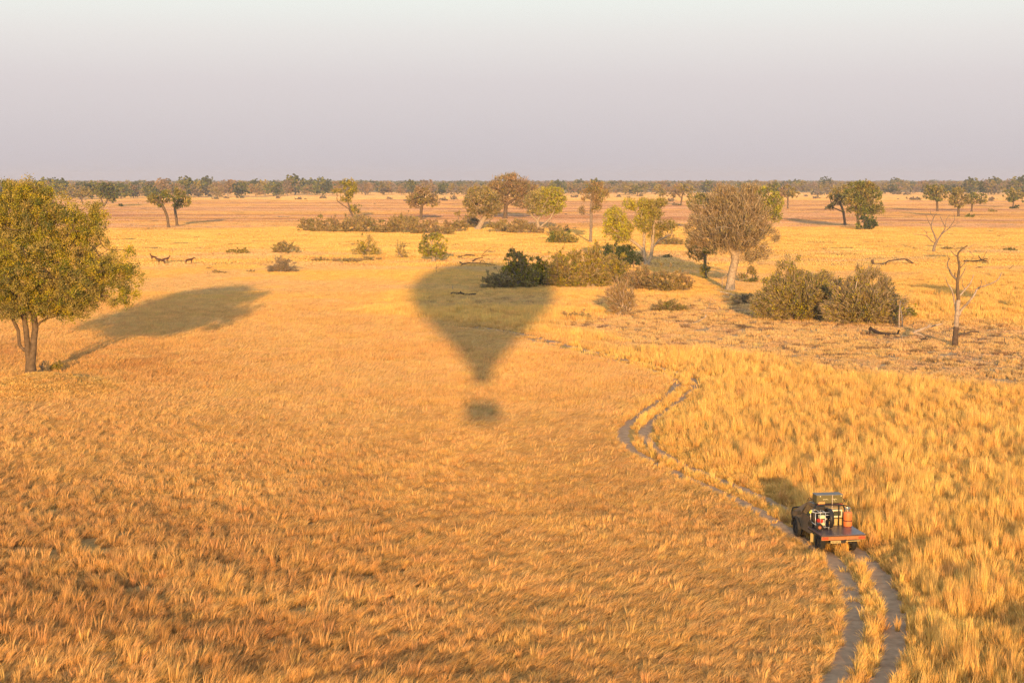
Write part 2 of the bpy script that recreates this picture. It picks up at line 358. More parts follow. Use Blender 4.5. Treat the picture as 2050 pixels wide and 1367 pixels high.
grass_tier('middle_grass', 98, 300, .72, midp, 1.0, 1.0, 'shorter dry yellow grass of the middle distance', True, 1, 0)
farp = [tuft_mesh('far_patch', 700, 4.4, .4, 1.0, .20, .25, .05, r, True) for _ in range(8)]
grass_tier('far_grass', 296, 2300, 6.2, farp, 1.0, 1.0, 'smooth far plain of pale gold and reddish dry grass', False, 1, 0)
# ------------------------------------------------------------------ woody plants
m_leaf = leafmat('foliage', 'tint', .30)
def barkmat(name, c, v=.35): return mat(name, c, .95, 0, .05, var=v, vscale=3.5, bump=.6, bscale=9)
BARK = {'brown': barkmat('brown_bark', (.13,.09,.055)), 'grey': barkmat('grey_bark', (.21,.16,.12)), 'pale': barkmat('pale_bark', (.33,.25,.17)),
        'dark': barkmat('dark_bark', (.09,.062,.045)), 'char': barkmat('charred_wood', (.035,.028,.025)), 'bleached': barkmat('bleached_dead_wood', (.33,.25,.185))}
PAL = {  # leaf colours (albedo)
 'yellowgreen': [(.42,.35,.022),(.30,.275,.025),(.50,.385,.03),(.13,.14,.03),(.42,.30,.045),(.20,.20,.03)],
 'green': [(.17,.19,.045),(.23,.22,.05),(.11,.135,.04),(.30,.27,.055)],
 'gold': [(.58,.48,.04),(.46,.42,.04),(.40,.34,.06)],
 'bright': [(.40,.36,.035),(.30,.29,.04),(.48,.40,.045)],
 'olive': [(.29,.24,.065),(.36,.275,.08),(.18,.165,.055),(.40,.30,.08)],
 'dark': [(.075,.10,.038),(.115,.13,.042),(.055,.075,.03)],
 'brown': [(.36,.235,.125),(.27,.18,.10),(.42,.28,.145),(.28,.21,.09)],
 'rust': [(.42,.25,.12),(.33,.21,.11),(.28,.22,.09)],
 'twiggy': [(.38,.28,.16),(.30,.22,.13),(.44,.32,.18),(.24,.18,.11)],
 'straw': [(.60,.43,.17),(.52,.38,.15),(.44,.35,.11)],
 'khaki': [(.34,.27,.10),(.42,.31,.13),(.22,.19,.08)],
 'grey': [(.26,.205,.145),(.19,.165,.105),(.32,.235,.16)]}
def leaf_quads(cen, ls, asp, r, dirs=None):
    n = len(cen)
    a = r.normal(0, 1, (n, 3)) if dirs is None else dirs + r.normal(0, .35, (n, 3))
    a /= np.linalg.norm(a, axis=1)[:, None]+1e-9
    b = np.cross(a, r.normal(0, 1, (n, 3))); b /= np.linalg.norm(b, axis=1)[:, None]+1e-9
    s = ls*r.uniform(.6, 1.35, n)[:, None]
    return np.stack([cen-a*s/2, cen+b*s*asp/2, cen+a*s/2, cen-b*s*asp/2], 1).reshape(-1, 3)
def crown_mesh(name, parts):
    V = np.concatenate([p[0] for p in parts]); C = np.concatenate([np.repeat(p[1], 4, 0) for p in parts])
    return npmesh(name, V, 4, np.arange(len(V)), [m_leaf], np.clip(C, 0, 1))
def tube(pts, rads, k, V, Fq, wob=0, r=None, cap=True):
    pts = [Vector(p) for p in pts]; b0 = len(V); ref = Vector((.31, .87, .12)) if len(pts) > 1 and abs((pts[-1]-pts[0]).normalized().z) > .5 else Vector((.1, .2, .97))
    for i, p in enumerate(pts):
        t = (pts[min(i+1, len(pts)-1)]-pts[max(i-1, 0)])
        t = t.normalized() if t.length > 1e-6 else Vector((0, 0, 1))
        u = t.cross(ref).normalized(); v = t.cross(u)
        for j in range(k):
            an = 2*math.pi*j/k; rr = rads[i]*(1+(wob*(random.random()-.5) if wob else 0))
            V.append(tuple(p+(u*math.cos(an)+v*math.sin(an))*rr))
        if i:
            a = b0+(i-1)*k
            for j in range(k): Fq.append((a+j, a+(j+1) % k, a+k+(j+1) % k, a+k+j))
    if cap:
        e = b0+(len(pts)-1)*k
        for c0, sgn in ((b0, 1), (e, -1)):
            V.append(tuple(pts[0] if sgn == 1 else pts[-1])); ci = len(V)-1
            for j in range(k): q = (c0+j, c0+(j+1) % k); Fq.append((ci, q[1], q[0], ci) if sgn == 1 else (ci, q[0], q[1], ci))
def quads_mesh(name, V, Fq, mats):
    ks = [3 if f[0] == f[3] else 4 for f in Fq]; fl = [i for f in Fq for i in (f[:3] if f[0] == f[3] else f)]
    return npmesh(name, V, ks, fl, mats, smooth=True)
def grow(att, trunks, step, kill, r, maxit=140, up=.12):
    P = []; par = []
    for tr in trunks:
        base = len(P)
        if base and tr[0][2] > .4:
            q = np.array(P); par0 = int(((q-np.array(tr[0]))**2).sum(1).argmin())
        else: par0 = -1
        prev = par0
        for i, p in enumerate(tr):
            p = np.array(p, float)
            if i == 0:
                if par0 >= 0: continue
                P.append(p); par.append(-1); prev = len(P)-1; continue
            a = P[prev]; n = max(1, int(np.linalg.norm(p-a)/step))
            for k in range(1, n+1):
                P.append(a+(p-a)*k/n + (r.normal(0, step*.06, 3) if k < n else 0)); par.append(prev); prev = len(P)-1
    nodes = np.array(P); A = att.copy(); d2 = np.full(len(A), 1e18); ni = np.zeros(len(A), int)
    free = max(2, int(.0*len(nodes)))
    zmin = nodes[:, 2].max()*.45
    cand = np.nonzero(nodes[:, 2] >= min(zmin, .3*nodes[:, 2].max()))[0] if nodes[:, 2].max() > 1.2 else np.arange(len(nodes))
    for c in cand:
        dd = ((A-nodes[c])**2).sum(1); m = dd < d2; d2[m] = dd[m]; ni[m] = c
    alive = np.ones(len(A), bool); nd = [nodes]; N = len(nodes); allP = list(nodes)
    seen = set()
    for it in range(maxit):
        alive &= d2 > kill*kill
        idx = np.nonzero(alive)[0]
        if len(idx) == 0: break
        un, inv = np.unique(ni[idx], return_inverse=True)
        dirs = A[idx]-np.array([allP[i] for i in ni[idx]]); dirs /= np.linalg.norm(dirs, axis=1)[:, None]+1e-9
        S = np.zeros((len(un), 3)); np.add.at(S, inv, dirs); cnt = np.bincount(inv)
        S = S/cnt[:, None]; S[:, 2] += up; S += r.normal(0, .16, S.shape); S /= np.linalg.norm(S, axis=1)[:, None]+1e-9
        new = np.array([allP[i] for i in un])+S*step
        first = len(allP)
        for i, p in zip(un, new): allP.append(p); par.append(int(i))
        for c in range(0, len(new), 64):
            blk = new[c:c+64]; dd = ((A[idx][:, None]-blk[None])**2).sum(2); k = dd.argmin(1); v = dd[np.arange(len(idx)), k]
            m = v < d2[idx]; d2[idx[m]] = v[m]; ni[idx[m]] = first+c+k[m]
        if len(allP) > 9000: break
    return np.array(allP), par
def skeleton_mesh(name, P, par, rbase, rtip, mats, flare=1.5):
    n = len(P); ch = [[] for _ in range(n)]
    for i, p in enumerate(par):
        if p >= 0: ch[p].append(i)
    cnt = np.ones(n)
    for i in range(n-1, -1, -1):
        if ch[i]: cnt[i] = sum(cnt[c] for c in ch[i])
    roots = [i for i in range(n) if par[i] < 0]; tot = max(cnt[i] for i in roots)
    rad = np.maximum(rtip, rbase*(cnt/tot)**.46)
    V = []; Fq = []; st = [(i, None) for i in roots]
    while st:
        i, pr = st.pop(); chain = [] if pr is None else [pr]; c = i
        while True:
            chain.append(c)
            if not ch[c]: break
            m = max(ch[c], key=lambda q: cnt[q])
            for q in ch[c]:
                if q != m: st.append((q, c))
            c = m
        rr = [rad[q] for q in chain]
        if pr is not None: rr[0] = min(rr[0], rr[1]*1.3)
        elif flare > 1 and len(rr) > 2: rr[0] *= flare; rr[1] *= 1+(flare-1)*.35
        rmax = max(rr); k = 9 if rmax > .25 else 6 if rmax > .09 else 4 if rmax > .035 else 3
        tube([P[q] for q in chain], rr, k, V, Fq, .12 if rmax > .1 else 0, cap=False)
    return quads_mesh(name, V, Fq, mats)
def plant(name, label, cat, base, blobs, trunks=None, pal='green', pal2=None, bark='brown', rb=.3, rtip=.02, dens=1.0, leafpx=2.3, natt=None, gap=.42,
          twig=0.0, twigpal='brown', twiglen=9, group=None, seed=1, link_it=True, asp=.7, p2side=0, sparse=0, depth=.9, parts=('trunk', 'crown'), zoff=0, step_k=1.0, shell=.45, clus=1.0):
    r = np.random.default_rng(seed); random.seed(seed)
    bx, by = base; B = at(bx, by); B = at(bx, by, float(ground_z(B.x, B.y))); B = at(bx, by, float(ground_z(B.x, B.y))); s = ppm(bx, by)*CAMH/(CAMH-B.z)
    W = lambda px, py, dy=0: ((px-bx)/s, dy, (by-py)/s)
    vol = np.array([b[2]*b[3]*(b[2]*depth) for b in blobs], float)**.8; vol /= vol.sum()
    area = sum(math.pi*b[2]*b[3] for b in blobs)*.8
    nl = int(3.2*dens*area/(leafpx*leafpx*.5*max(asp, .3)))
    natt = natt or int(min(2600, max(50, area/9*dens**.5)))
    att = []; col = []
    for b, v in zip(blobs, vol):
        m = max(6, int(natt*v*2.2)); d = r.normal(0, 1, (m, 3)); d /= np.linalg.norm(d, axis=1)[:, None]; rr = r.uniform(0, 1, m)**shell
        p = d*rr[:, None]*np.array([b[2], b[2]*depth, b[3]])/s; dy = (b[4] if len(b) > 4 else r.normal(0, .22))*b[2]/s
        p += np.array([(b[0]-bx)/s, dy, (by-b[1])/s]); att.append(p)
    A = np.concatenate(att); cs = max(.8, 14/s*1.0)
    nz = np.array([mnoise.noise(Vector((p[0]/cs, p[1]/cs+seed*3.7, p[2]/cs*1.3))) for p in A])
    th = np.quantile(nz, gap); A = A[(nz > th) & (A[:, 2] > .05)]
    size = A[:, 2].max(); step = max(size, np.ptp(A[:, 0]))/26*step_k
    if trunks is None: trunks = [[W(bx, by), W(bx, by-.25*s*size)]]
    else: trunks = [[W(p[0], p[1], (p[2]/s if len(p) > 2 else r.normal(0, .15)*(i > 0))) for i, p in enumerate(t)] for t in trunks]
    P, par = grow(A, trunks, step, step*1.15, r)
    tm = skeleton_mesh(parts[0], P, par, rb, rtip, [BARK[bark]])
    # leaves: clusters at the attraction points
    prt = []; c = PAL[pal]; c2 = PAL[pal2] if pal2 else c
    rc = step*.75*clus
    def cols(idx, pts, c, c2):
        m = len(idx); cl = r.integers(0, 1000, len(A))
        pick = np.array(c)[cl[idx] % len(c)]; pick2 = np.array(c2)[(cl[idx]//7) % len(c2)]
        if p2side: w = 1/(1+np.exp(-(pts[:, 0]*p2side)/(np.ptp(A[:, 0])*.12)))
        else: w = sst(-.12, .2, nz2[idx])
        out = pick*(1-w[:, None])+pick2*w[:, None]
        return out*r.uniform(.72, 1.25, (m, 1))
    nz2 = np.array([mnoise.noise(Vector((p[0]/cs*.6+9, p[1]/cs*.6, p[2]/cs*.6))) for p in A])
    nlf = int(nl*(1-twig))
    if nlf > 0:
        idx = r.integers(0, len(A), nlf); pts = A[idx]+r.normal(0, rc*.55, (nlf, 3)); pts[:, 2] = np.maximum(pts[:, 2], .05)
        prt.append((leaf_quads(pts, leafpx*1.15/s, asp, r), cols(idx, pts, c, c2)))
    ntw = int(nl*twig*.55)
    if ntw > 0:
        idx = r.integers(0, len(A), ntw); pts = A[idx]+r.normal(0, rc*.5, (ntw, 3)); pts[:, 2] = np.maximum(pts[:, 2], .1)
        ctr = np.array([0, 0, size*.25]); d = pts-ctr; d /= np.linalg.norm(d, axis=1)[:, None]+1e-9; d[:, 2] += .25
        q = leaf_quads(pts, twiglen/s, .09*max(1, 7/twiglen), r, d*1.3)
        prt.append((q, np.array(PAL[twigpal])[r.integers(0, len(PAL[twigpal]), ntw)]*r.uniform(.7, 1.4, (ntw, 1))))
    cm = crown_mesh(parts[1], prt)
    if not link_it: return tm, cm, B
    B.z = float(ground_z(B.x, B.y))-.05+zoff
    t = thing(name, label, cat, B, 0, group)
    link(parts[0], tm, t); link(parts[1], cm, t)
    return t
SD = [100]
def tree(label, base, blobs, trunks=None, cat='tree', **k):
    SD[0] += 1; k.setdefault('seed', SD[0]); nm = k.pop('name', 'savanna_tree')
    return plant(nm, label, cat, base, blobs, trunks, **k)
def bush(label, cx, by, rx, h, pal='olive', **k):
    SD[0] += 1; k.setdefault('seed', SD[0]); rr = random.Random(SD[0]); nm = k.pop('name', 'bush')
    lob = k.pop('lobes', 4); bl = [(cx+rr.uniform(-.12, .12)*rx, by-h*.38, rx*.72, h*.40)]
    for i in range(lob):
        a = (i+.5)/lob*2-1; q = rr.uniform(.28, .50); top = (1-.55*abs(a)**2)*rr.uniform(.70, 1.04)
        bl.append((cx+a*rx*.72, by-h*(top-q*.55), rx*q, h*q*.62))
        bl.append((cx+a*rx*.8, by-h*.22, rx*.32, h*.24))
    for i in range(lob):
        a = rr.uniform(-.8, .8); bl.append((cx+a*rx, by-h*(1-.5*a*a)*rr.uniform(.80, 1.05), rx*rr.uniform(.07, .13), h*rr.uniform(.08, .15)))
    s = ppm(cx, by)
    tr = [[(cx+rr.uniform(-.3, .3)*rx, by), (cx+rr.uniform(-.5, .5)*rx, by-h*.28)] for _ in range(k.pop('stems', 4))]
    k.setdefault('rb', max(.03, h/s*.035)); k.setdefault('rtip', .012); k.setdefault('bark', 'grey'); k.setdefault('gap', .42); k.setdefault('shell', .5)
    return plant(nm, label, 'bush', (cx, by), bl, tr, pal=pal, parts=('stems', 'foliage'), **k)

# --- the big tree at the left edge
tree('large yellow green tree with several stems on a low mound at the left edge', (62, 758),
     [(50,420,72,60),(-45,470,95,85),(105,440,75,62),(170,470,58,60),(60,520,115,80),(150,560,82,58),(215,545,56,56),(262,552,32,46),(240,600,30,18),(165,600,50,34),(20,590,70,42),(110,600,62,34),(265,500,14,16),(70,385,50,28),(0,400,50,35),(195,430,34,26),(-60,560,90,60),(272,590,10,16),(70,612,70,26),(30,618,50,22),(140,618,50,22)],
     [[(62,758),(61,728),(58,700),(55,655),(50,618),(48,580)], [(64,728),(70,700),(75,655),(72,622),(80,575)], [(58,712),(50,700),(39,690),(40,660),(29,632),(15,610),(-8,585)],
      [(75,655),(84,644),(98,636),(125,628)], [(72,622),(110,560),(150,520)], [(48,580),(20,510),(10,470)], [(80,575),(85,500),(80,450)]],
     pal='yellowgreen', pal2='olive', rb=.38, rtip=.022, dens=1.25, leafpx=2.6, natt=4200, gap=.54, twig=.08, twigpal='straw', clus=.66, shell=.6, name='large_tree')
# --- middle distance, left to right
tree('slim leaning tree with flat olive crown, left of a close pair', (338,456), [(322,394,27,13),(306,399,14,9),(318,410,13,7),(335,388,14,9)], [[(338,456),(335,433),(328,414),(322,404)]], pal='olive', pal2='green', rb=.5, gap=.4)
tree('tree with drooping olive crown, right of a close pair', (355,452), [(360,390,17,14),(372,401,12,14),(356,408,12,10),(350,384,12,8)], [[(355,452),(353,436),(351,418),(358,404)]], pal='olive', pal2='green', rb=.5, gap=.4)
tree('dark green round tree beyond the big left tree', (208,414), [(214,382,23,18),(198,378,20,14),(226,391,15,14)], [[(208,414),(205,403),(200,392)], [(208,413),(214,402),(220,394)]], pal='dark', pal2='green', rb=.6, gap=.2)
tree('small pale olive tree left of the dark round one', (166,410), [(165,383,21,10),(152,388,12,8),(178,387,12,8)], [[(166,410),(163,396)]], pal='olive', pal2='khaki', rb=.5)
tree('tall ragged tree with a low side limb rising from the left thicket', (709,438), [(699,371,20,13),(684,384,20,10),(711,418,14,11),(700,392,12,14),(690,398,10,8),(712,380,10,8)], [[(709,438),(700,420),(696,400)], [(700,420),(686,410),(676,403)]], pal='olive', pal2='yellowgreen', rb=.45, gap=.4, dens=.9)
tree('lone flat topped olive tree behind the left thicket', (843,441), [(845,391,33,15),(833,402,22,12),(862,402,20,13),(848,379,20,8),(827,412,12,6)], [[(843,441),(843,425),(845,410)]], pal='olive', pal2='brown', rb=.65, gap=.3)
tree('leafy brown topped giant rising above the central clump', (1011,438), [(1022,370,42,22),(1000,385,36,18),(1050,380,33,20),(985,379,20,12),(1068,392,18,16),(1020,355,24,8),(1000,402,24,14),(1045,404,26,14)], [[(1011,438),(1013,410),(1016,392)], [(1013,410),(1000,395)], [(1013,410),(1035,395)]], pal='rust', pal2='olive', rb=.9, twig=.45, gap=.3)
tree('pale leaning trunk tree with grey olive crown in the central clump', (956,460), [(967,401,40,24),(944,402,18,18),(986,411,22,19),(965,385,30,13),(985,428,18,10),(950,424,18,10),(938,410,14,12)], [[(956,460),(965,444),(973,432),(970,415)], [(965,444),(979,442),(986,436)]], pal='khaki', pal2='olive', bark='pale', rb=.95, gap=.3, twig=.2, dens=1.4)
tree('pale forked tree with green right half in the central clump', (1078,461), [(1095,395,36,21),(1070,405,25,20),(1115,402,20,20),(1105,383,24,10),(1080,422,28,10),(1110,420,18,9)], [[(1078,461),(1076,443),(1067,434),(1058,424)], [(1076,443),(1085,425)], [(1078,458),(1092,446),(1101,438)]], pal='khaki', pal2='bright', bark='pale', rb=.7, gap=.28, p2side=1.2, twig=.12, dens=1.4)
tree('tall thin tree with a straight bare trunk and airy crown', (1182,486), [(1186,373,24,12),(1176,390,20,14),(1200,392,18,18),(1164,421,11,9),(1192,414,16,12),(1212,385,10,10)], [[(1182,486),(1183,450),(1183,425),(1184,400)]], pal='olive', pal2='rust', bark='grey', rb=.4, gap=.42, twig=.4, dens=.75)
tree('half bare tree with bright yellow green leaves on its left side', (1292,532), [(1230,438,24,25),(1224,462,19,18),(1250,457,20,20),(1262,408,20,12),(1286,440,20,26),(1306,425,24,20),(1318,405,18,9),(1312,462,20,18),(1338,452,20,14),(1242,476,18,10),(1290,408,22,12)],
     [[(1292,532),(1288,502),(1276,490),(1255,475)], [(1288,502),(1289,467),(1284,440)], [(1296,530),(1303,514),(1305,496),(1320,480),(1344,468)], [(1305,496),(1308,460),(1306,435)]], pal='gold', pal2='olive', bark='pale', rb=.42, gap=.42, p2side=1.3, twig=.18, dens=1.5)
tree('leafy bright green tree half hidden behind the dense brown tree', (1527,480), [(1520,386,24,14),(1545,405,22,24),(1553,430,13,18),(1530,420,20,25)], [[(1527,480),(1528,450),(1530,425)]], pal='bright', pal2='green', rb=.6, gap=.25)
tree('low green crown peeping out left of the dense brown tree', (1398,462), [(1396,398,24,13),(1385,408,14,9),(1410,402,16,12)], [[(1398,462),(1398,430),(1396,410)]], pal='olive', pal2='green', rb=.5, gap=.25)
tree('big dense twiggy brown tree with a thick pale leaning trunk', (1461,583), [(1465,420,64,42),(1445,402,42,26),(1482,398,46,26),(1512,442,36,38),(1415,447,40,32),(1400,480,30,26),(1440,488,40,22),(1500,488,36,26),(1532,502,20,18),(1465,458,72,38),(1385,470,20,24),(1505,512,26,14),(1548,470,12,18),(1390,420,18,20),(1440,380,22,12),(1495,378,24,12)],
     [[(1461,583),(1466,545),(1471,515),(1470,480)], [(1471,515),(1455,485),(1435,455)], [(1471,515),(1495,480),(1510,450)]], pal='khaki', pal2='brown', bark='pale', rb=.62, rtip=.03, gap=.58, twig=.76, twigpal='twiggy', twiglen=10, dens=1.0, leafpx=2.6, natt=2600)
tree('olive leafed tree standing left of the thick pale trunk', (1412,559), [(1398,505,26,18),(1390,485,22,16),(1412,498,24,14),(1412,540,14,18)], [[(1412,559),(1411,530),(1411,512),(1400,500)]], pal='olive', pal2='yellowgreen', bark='grey', rb=.3, gap=.35, twig=.3)
tree('small spreading tree at the left of a tight group of three', (1692,451), [(1677,392,26,19),(1661,413,12,6),(1690,385,20,15)], [[(1692,451),(1688,425),(1682,408)], [(1688,425),(1668,416)]], pal='olive', pal2='khaki', rb=.5, gap=.35)
tree('full olive tree with a straight trunk in a tight group of three', (1717,457), [(1712,380,24,16),(1702,400,24,17),(1722,372,24,10)], [[(1717,457),(1717,428),(1712,405)]], pal='olive', pal2='green', rb=.5, gap=.28)
tree('darkest leafy tree at the right of a tight group of three', (1732,457), [(1735,390,30,22),(1742,412,26,20),(1756,420,16,10),(1730,372,20,10),(1722,422,34,12)], [[(1732,457),(1729,428),(1735,405)]], pal='green', pal2='olive', rb=.5, gap=.25)
tree('rounded brownish tree on the far right plain', (1577,418), [(1577,382,21,13),(1564,390,12,8),(1590,388,12,9)], [[(1577,418),(1577,402)]], pal='olive', pal2='rust', rb=.5)
tree('green flat tree just right of the dense brown tree', (1549,415), [(1552,380,18,14),(1540,376,14,9)], [[(1549,415),(1549,400)]], pal='green', pal2='olive', rb=.5, gap=.2)
tree('leftmost of three mushroom shaped trees on the right plain', (1877,423), [(1873,381,25,14),(1860,391,13,9),(1886,391,14,10),(1874,398,16,6)], [[(1877,423),(1875,402)]], pal='olive', pal2='green', rb=.6, gap=.25)
tree('middle tree of three on the right plain, taller and browner', (1919,434), [(1918,391,22,17),(1906,402,12,10),(1930,400,11,11),(1918,410,13,6)], [[(1919,434),(1918,412)]], pal='khaki', pal2='olive', rb=.6, gap=.25)
tree('rightmost low domed tree of three on the right plain', (1945,424), [(1952,396,24,12),(1966,401,13,8),(1942,404,12,6)], [[(1945,424),(1946,408)]], pal='green', pal2='olive', rb=.5, gap=.25)
tree('rounded olive tree cut by the right edge of the picture', (2028,416), [(2030,389,22,14),(2042,396,16,10),(2024,400,12,6)], [[(2028,416),(2029,402)]], pal='olive', pal2='green', rb=.5, gap=.25)
tree('dark low domed tree on the plain behind the tall thin tree', (1276,394), [(1278,377,17,9)], [[(1276,394),(1276,386)]], pal='dark', pal2='green', rb=.5, gap=.15)
tree('brown leafed tree left of a spreading one on the far plain', (1328,403), [(1322,381,16,12),(1334,384,12,9)], [[(1328,403),(1327,393)]], pal='brown', pal2='olive', rb=.5, gap=.25)
tree('spreading olive tree on the far plain behind the half bare tree', (1363,411), [(1367,380,25,13),(1352,386,14,9)], [[(1363,411),(1365,394)]], pal='olive', pal2='brown', rb=.6, gap=.25)
tree('dark round tree in front of the wood left of centre', (802,388), [(802,374,12,9)], [[(802,388),(802,380)]], pal='dark', rb=.5, gap=.1)
tree('tall dark tree standing above the wood on the right', (1653,386), [(1653,364,15,10),(1648,370,12,8)], [[(1653,386),(1653,374)]], pal='dark', rb=.5, gap=.1)
tree('tall grey green tree behind the three on the right plain', (1968,394), [(1967,371,13,12),(1970,380,12,9)], [[(1968,394),(1968,382)]], pal='grey', pal2='dark', rb=.5, gap=.1)
tree('tall dark tree standing above the wood left of centre', (646,388), [(646,365,13,11),(650,372,12,8)], [[(646,388),(646,376)]], pal='dark', rb=.5, gap=.1)
tree('tall tree showing over the shoulder of the big left tree', (108,396), [(106,366,15,12),(112,376,13,10)], [[(108,396),(108,382)]], pal='dark', pal2='grey', rb=.5, gap=.1)
# trees outside the right edge whose shadows fall into the picture
tree('leafy tree just outside the right edge that shades the tall grass', (2120,642), [(2125,520,42,30),(2100,540,30,22)], [[(2120,642),(2120,580),(2122,550)]], pal='olive', rb=.3)
# --- bushes
bush('huge twiggy olive bush, left half of the pair by the dead tree', 1603, 640, 98, 118, 'olive', pal2='yellowgreen', twig=.45, twigpal='twiggy', twiglen=12, lobes=8, stems=9, dens=1.35, leafpx=2.6)
bush('huge twiggy brown bush, right half of the pair by the dead tree', 1728, 649, 86, 112, 'olive', pal2='yellowgreen', twig=.6, twigpal='twiggy', twiglen=12, lobes=7, stems=8, dens=1.35, leafpx=2.6, bark='pale')
bush('lower olive bush filling the gap between the two huge bushes', 1668, 642, 44, 84, 'olive', pal2='khaki', twig=.5, twigpal='twiggy', twiglen=10, lobes=5)
bush('dense dark green leafy bush beside the half bare tree', 1236, 532, 48, 47, 'dark', pal2='dark', lobes=6, gap=.1, dens=1.2)
bush('spiky topped green shrub in the balloon shadow', 1040, 578, 42, 80, 'yellowgreen', pal2='olive', twig=.25, lobes=5)
bush('low brownish shrub at the left end of the central thicket', 994, 579, 38, 44, 'khaki', twig=.4)
bush('dark leafy shrub at the edge of the balloon shadow', 1084, 572, 40, 66, 'yellowgreen', pal2='olive')
bush('tall olive shrub in the middle of the central thicket', 1132, 577, 44, 90, 'olive', pal2='yellowgreen', twig=.35, lobes=6, dens=1.1)
bush('broad olive shrub with pale stems in the central thicket', 1184, 576, 44, 86, 'olive', pal2='yellowgreen', twig=.35, lobes=6, dens=1.1, bark='pale')
bush('yellow olive shrub in front of the dark green bush', 1232, 568, 38, 70, 'yellowgreen', pal2='olive', twig=.3, lobes=5)
bush('brown twiggy shrub at the foot of the half bare tree', 1280, 582, 38, 58, 'khaki', pal2='brown', twig=.55)
bush('low olive brown shrub right of the half bare tree', 1328, 585, 36, 56, 'khaki', pal2='olive', twig=.5)
bush('small brown shrub left of the thick pale trunk', 1368, 584, 24, 44, 'brown', pal2='olive', twig=.5)
bush('open shrub of thin pale stems below the central thicket', 1245, 633, 36, 84, 'khaki', pal2='straw', twig=.8, twiglen=12, dens=.5, bark='bleached', stems=10, gap=.4)
bush('wide dark tufty low shrub below the central thicket', 1340, 623, 42, 27, 'khaki', pal2='green', twig=.55, lobes=6)
bush('low brown scrub patch at the foot of the balloon shadow', 1155, 640, 36, 22, 'brown', pal2='khaki', twig=.5, dens=.8)
bush('green shrub between the two trunks under the brown tree', 1500, 566, 22, 34, 'olive', pal2='green', twig=.4, dens=.7)
bush('tangle of grey scrub in the shade of the thick trunk', 1490, 610, 34, 24, 'khaki', pal2='grey', twig=.7, dens=.6)
ROW = [(612,463,24,28,'green','light green rounded shrub at the left tip of the long thicket'),(640,464,22,32,'green','second shrub from the left of the long thicket, on pale stems'),(666,465,22,32,'brown','brown shrub left of the ragged tree in the long thicket'),
 (698,465,26,34,'khaki','brown olive shrub below the ragged tree'),(732,465,28,38,'olive','yellow olive shrub just right of the ragged tree'),(764,466,24,34,'green','greener shrub in the middle of the long thicket'),
 (796,466,28,40,'olive','tallest olive shrub of the long thicket'),(826,468,26,34,'khaki','khaki shrub left of the lone flat topped tree'),(856,468,26,32,'brown','brown shrub below the lone flat topped tree'),
 (886,470,26,28,'brown','low brown shrub at the right end of the long thicket'),(918,464,20,40,'olive','upright olive shrub left of the central clump'),(944,456,24,26,'brown','dark brown shrub behind the leaning pale trunk'),
 (1000,465,28,28,'olive','olive shrub right of the leaning pale trunk'),(1034,467,30,30,'khaki','broad khaki shrub between the two pale trunks'),(1060,467,22,20,'brown','small brown shrub at the foot of the pale forked tree'),
 (1102,468,28,18,'brown','low brown shrub right of the pale forked tree'),(1128,464,14,14,'khaki','tiny khaki shrub right of the central clump'),
 (718,455,30,32,'khaki','khaki shrub in the second row behind the ragged tree'),(815,456,34,28,'olive','olive shrub in the second row left of the lone tree')]
for cx, by, rx, h, pal, lab in ROW:
    bush(lab, cx, by, rx, h, pal, pal2='khaki', twig=.35, group='shrubs of the long thicket and the central clump', bark='pale' if cx < 650 else 'grey')
bush('smooth dark olive dome bush on open ground right of the central clump', 1124, 487, 33, 28, 'green', pal2='olive', gap=.1, dens=1.3)
tree('small leafy green tree with a pale centre and short trunk', (868,524), [(849,492,13,20),(886,490,12,20),(866,473,22,9),(868,498,20,18),(852,506,13,10),(882,508,12,10)], [[(868,524),(869,512),(867,500)], [(869,520),(873,505)]], pal='bright', pal2='green', bark='pale', rb=.45, gap=.25, twig=.15)
bush('sparse straw coloured shrub left of a smaller one', 732, 511, 32, 44, 'straw', pal2='yellowgreen', twig=.45, twigpal='straw', dens=.7)
bush('thin straw coloured sapling shrub beside a larger one', 805, 517, 17, 40, 'straw', twig=.5, twigpal='straw', dens=.5)
bush('round grey brown twig bush nearest the antelopes', 565, 546, 35, 32, 'brown', twig=.85, twiglen=7, twigpal='grey', dens=1.2)
bush('olive bush with pale stems behind the round twig bush', 571, 507, 30, 24, 'olive', pal2='khaki', bark='bleached', twig=.3, rb=.12)
bush('smaller of two low green bushes left of centre', 463, 507, 11, 9, 'green', pal2='olive')
bush('larger of two low green bushes left of centre', 484, 508, 18, 13, 'green', pal2='olive')
bush('brown shrub behind the right side of the half bare tree', 1342, 491, 32, 20, 'brown', pal2='khaki', twig=.4)
bush('small grey shrub in the shade right of the half bare tree', 1334, 517, 14, 10, 'khaki')
bush('dark thicket at the foot of the tight group of three trees', 1735, 460, 26, 36, 'green', pal2='dark')
bush('dark round bush at the foot of the right edge tree', 2031, 418, 11, 9, 'dark')
bush('green low bush below the three right hand trees', 1941, 435, 11, 8, 'green')
bush('khaki low bush right of the three right hand trees', 1988, 424, 11, 7, 'khaki')
bush('grey green round bush far on the right plain', 1987, 403, 11, 8, 'dark', pal2='grey')
bush('dark little bush beside the dark round left tree', 241, 414, 8, 6, 'dark')
bush('low dry scrub strip behind the dead tree top', 1905, 500, 26, 8, 'khaki', twig=.4)
bush('dark low scrub near the right edge', 2020, 502, 24, 6, 'green', twig=.3)
bush('leafy sapling between the huge bushes and the dead tree', 1824, 640, 14, 38, 'yellowgreen', pal2='green', dens=.8, stems=2, bark='pale')
bush('small green shrub at the foot of the large left tree', 112, 748, 20, 30, 'olive', pal2='yellowgreen', twig=.3)
bush('bare pale root sprouts beside the left tree trunk', 88, 752, 12, 40, 'straw', twig=.9, twigpal='grey', dens=.4, bark='bleached', rb=.09, gap=.5)
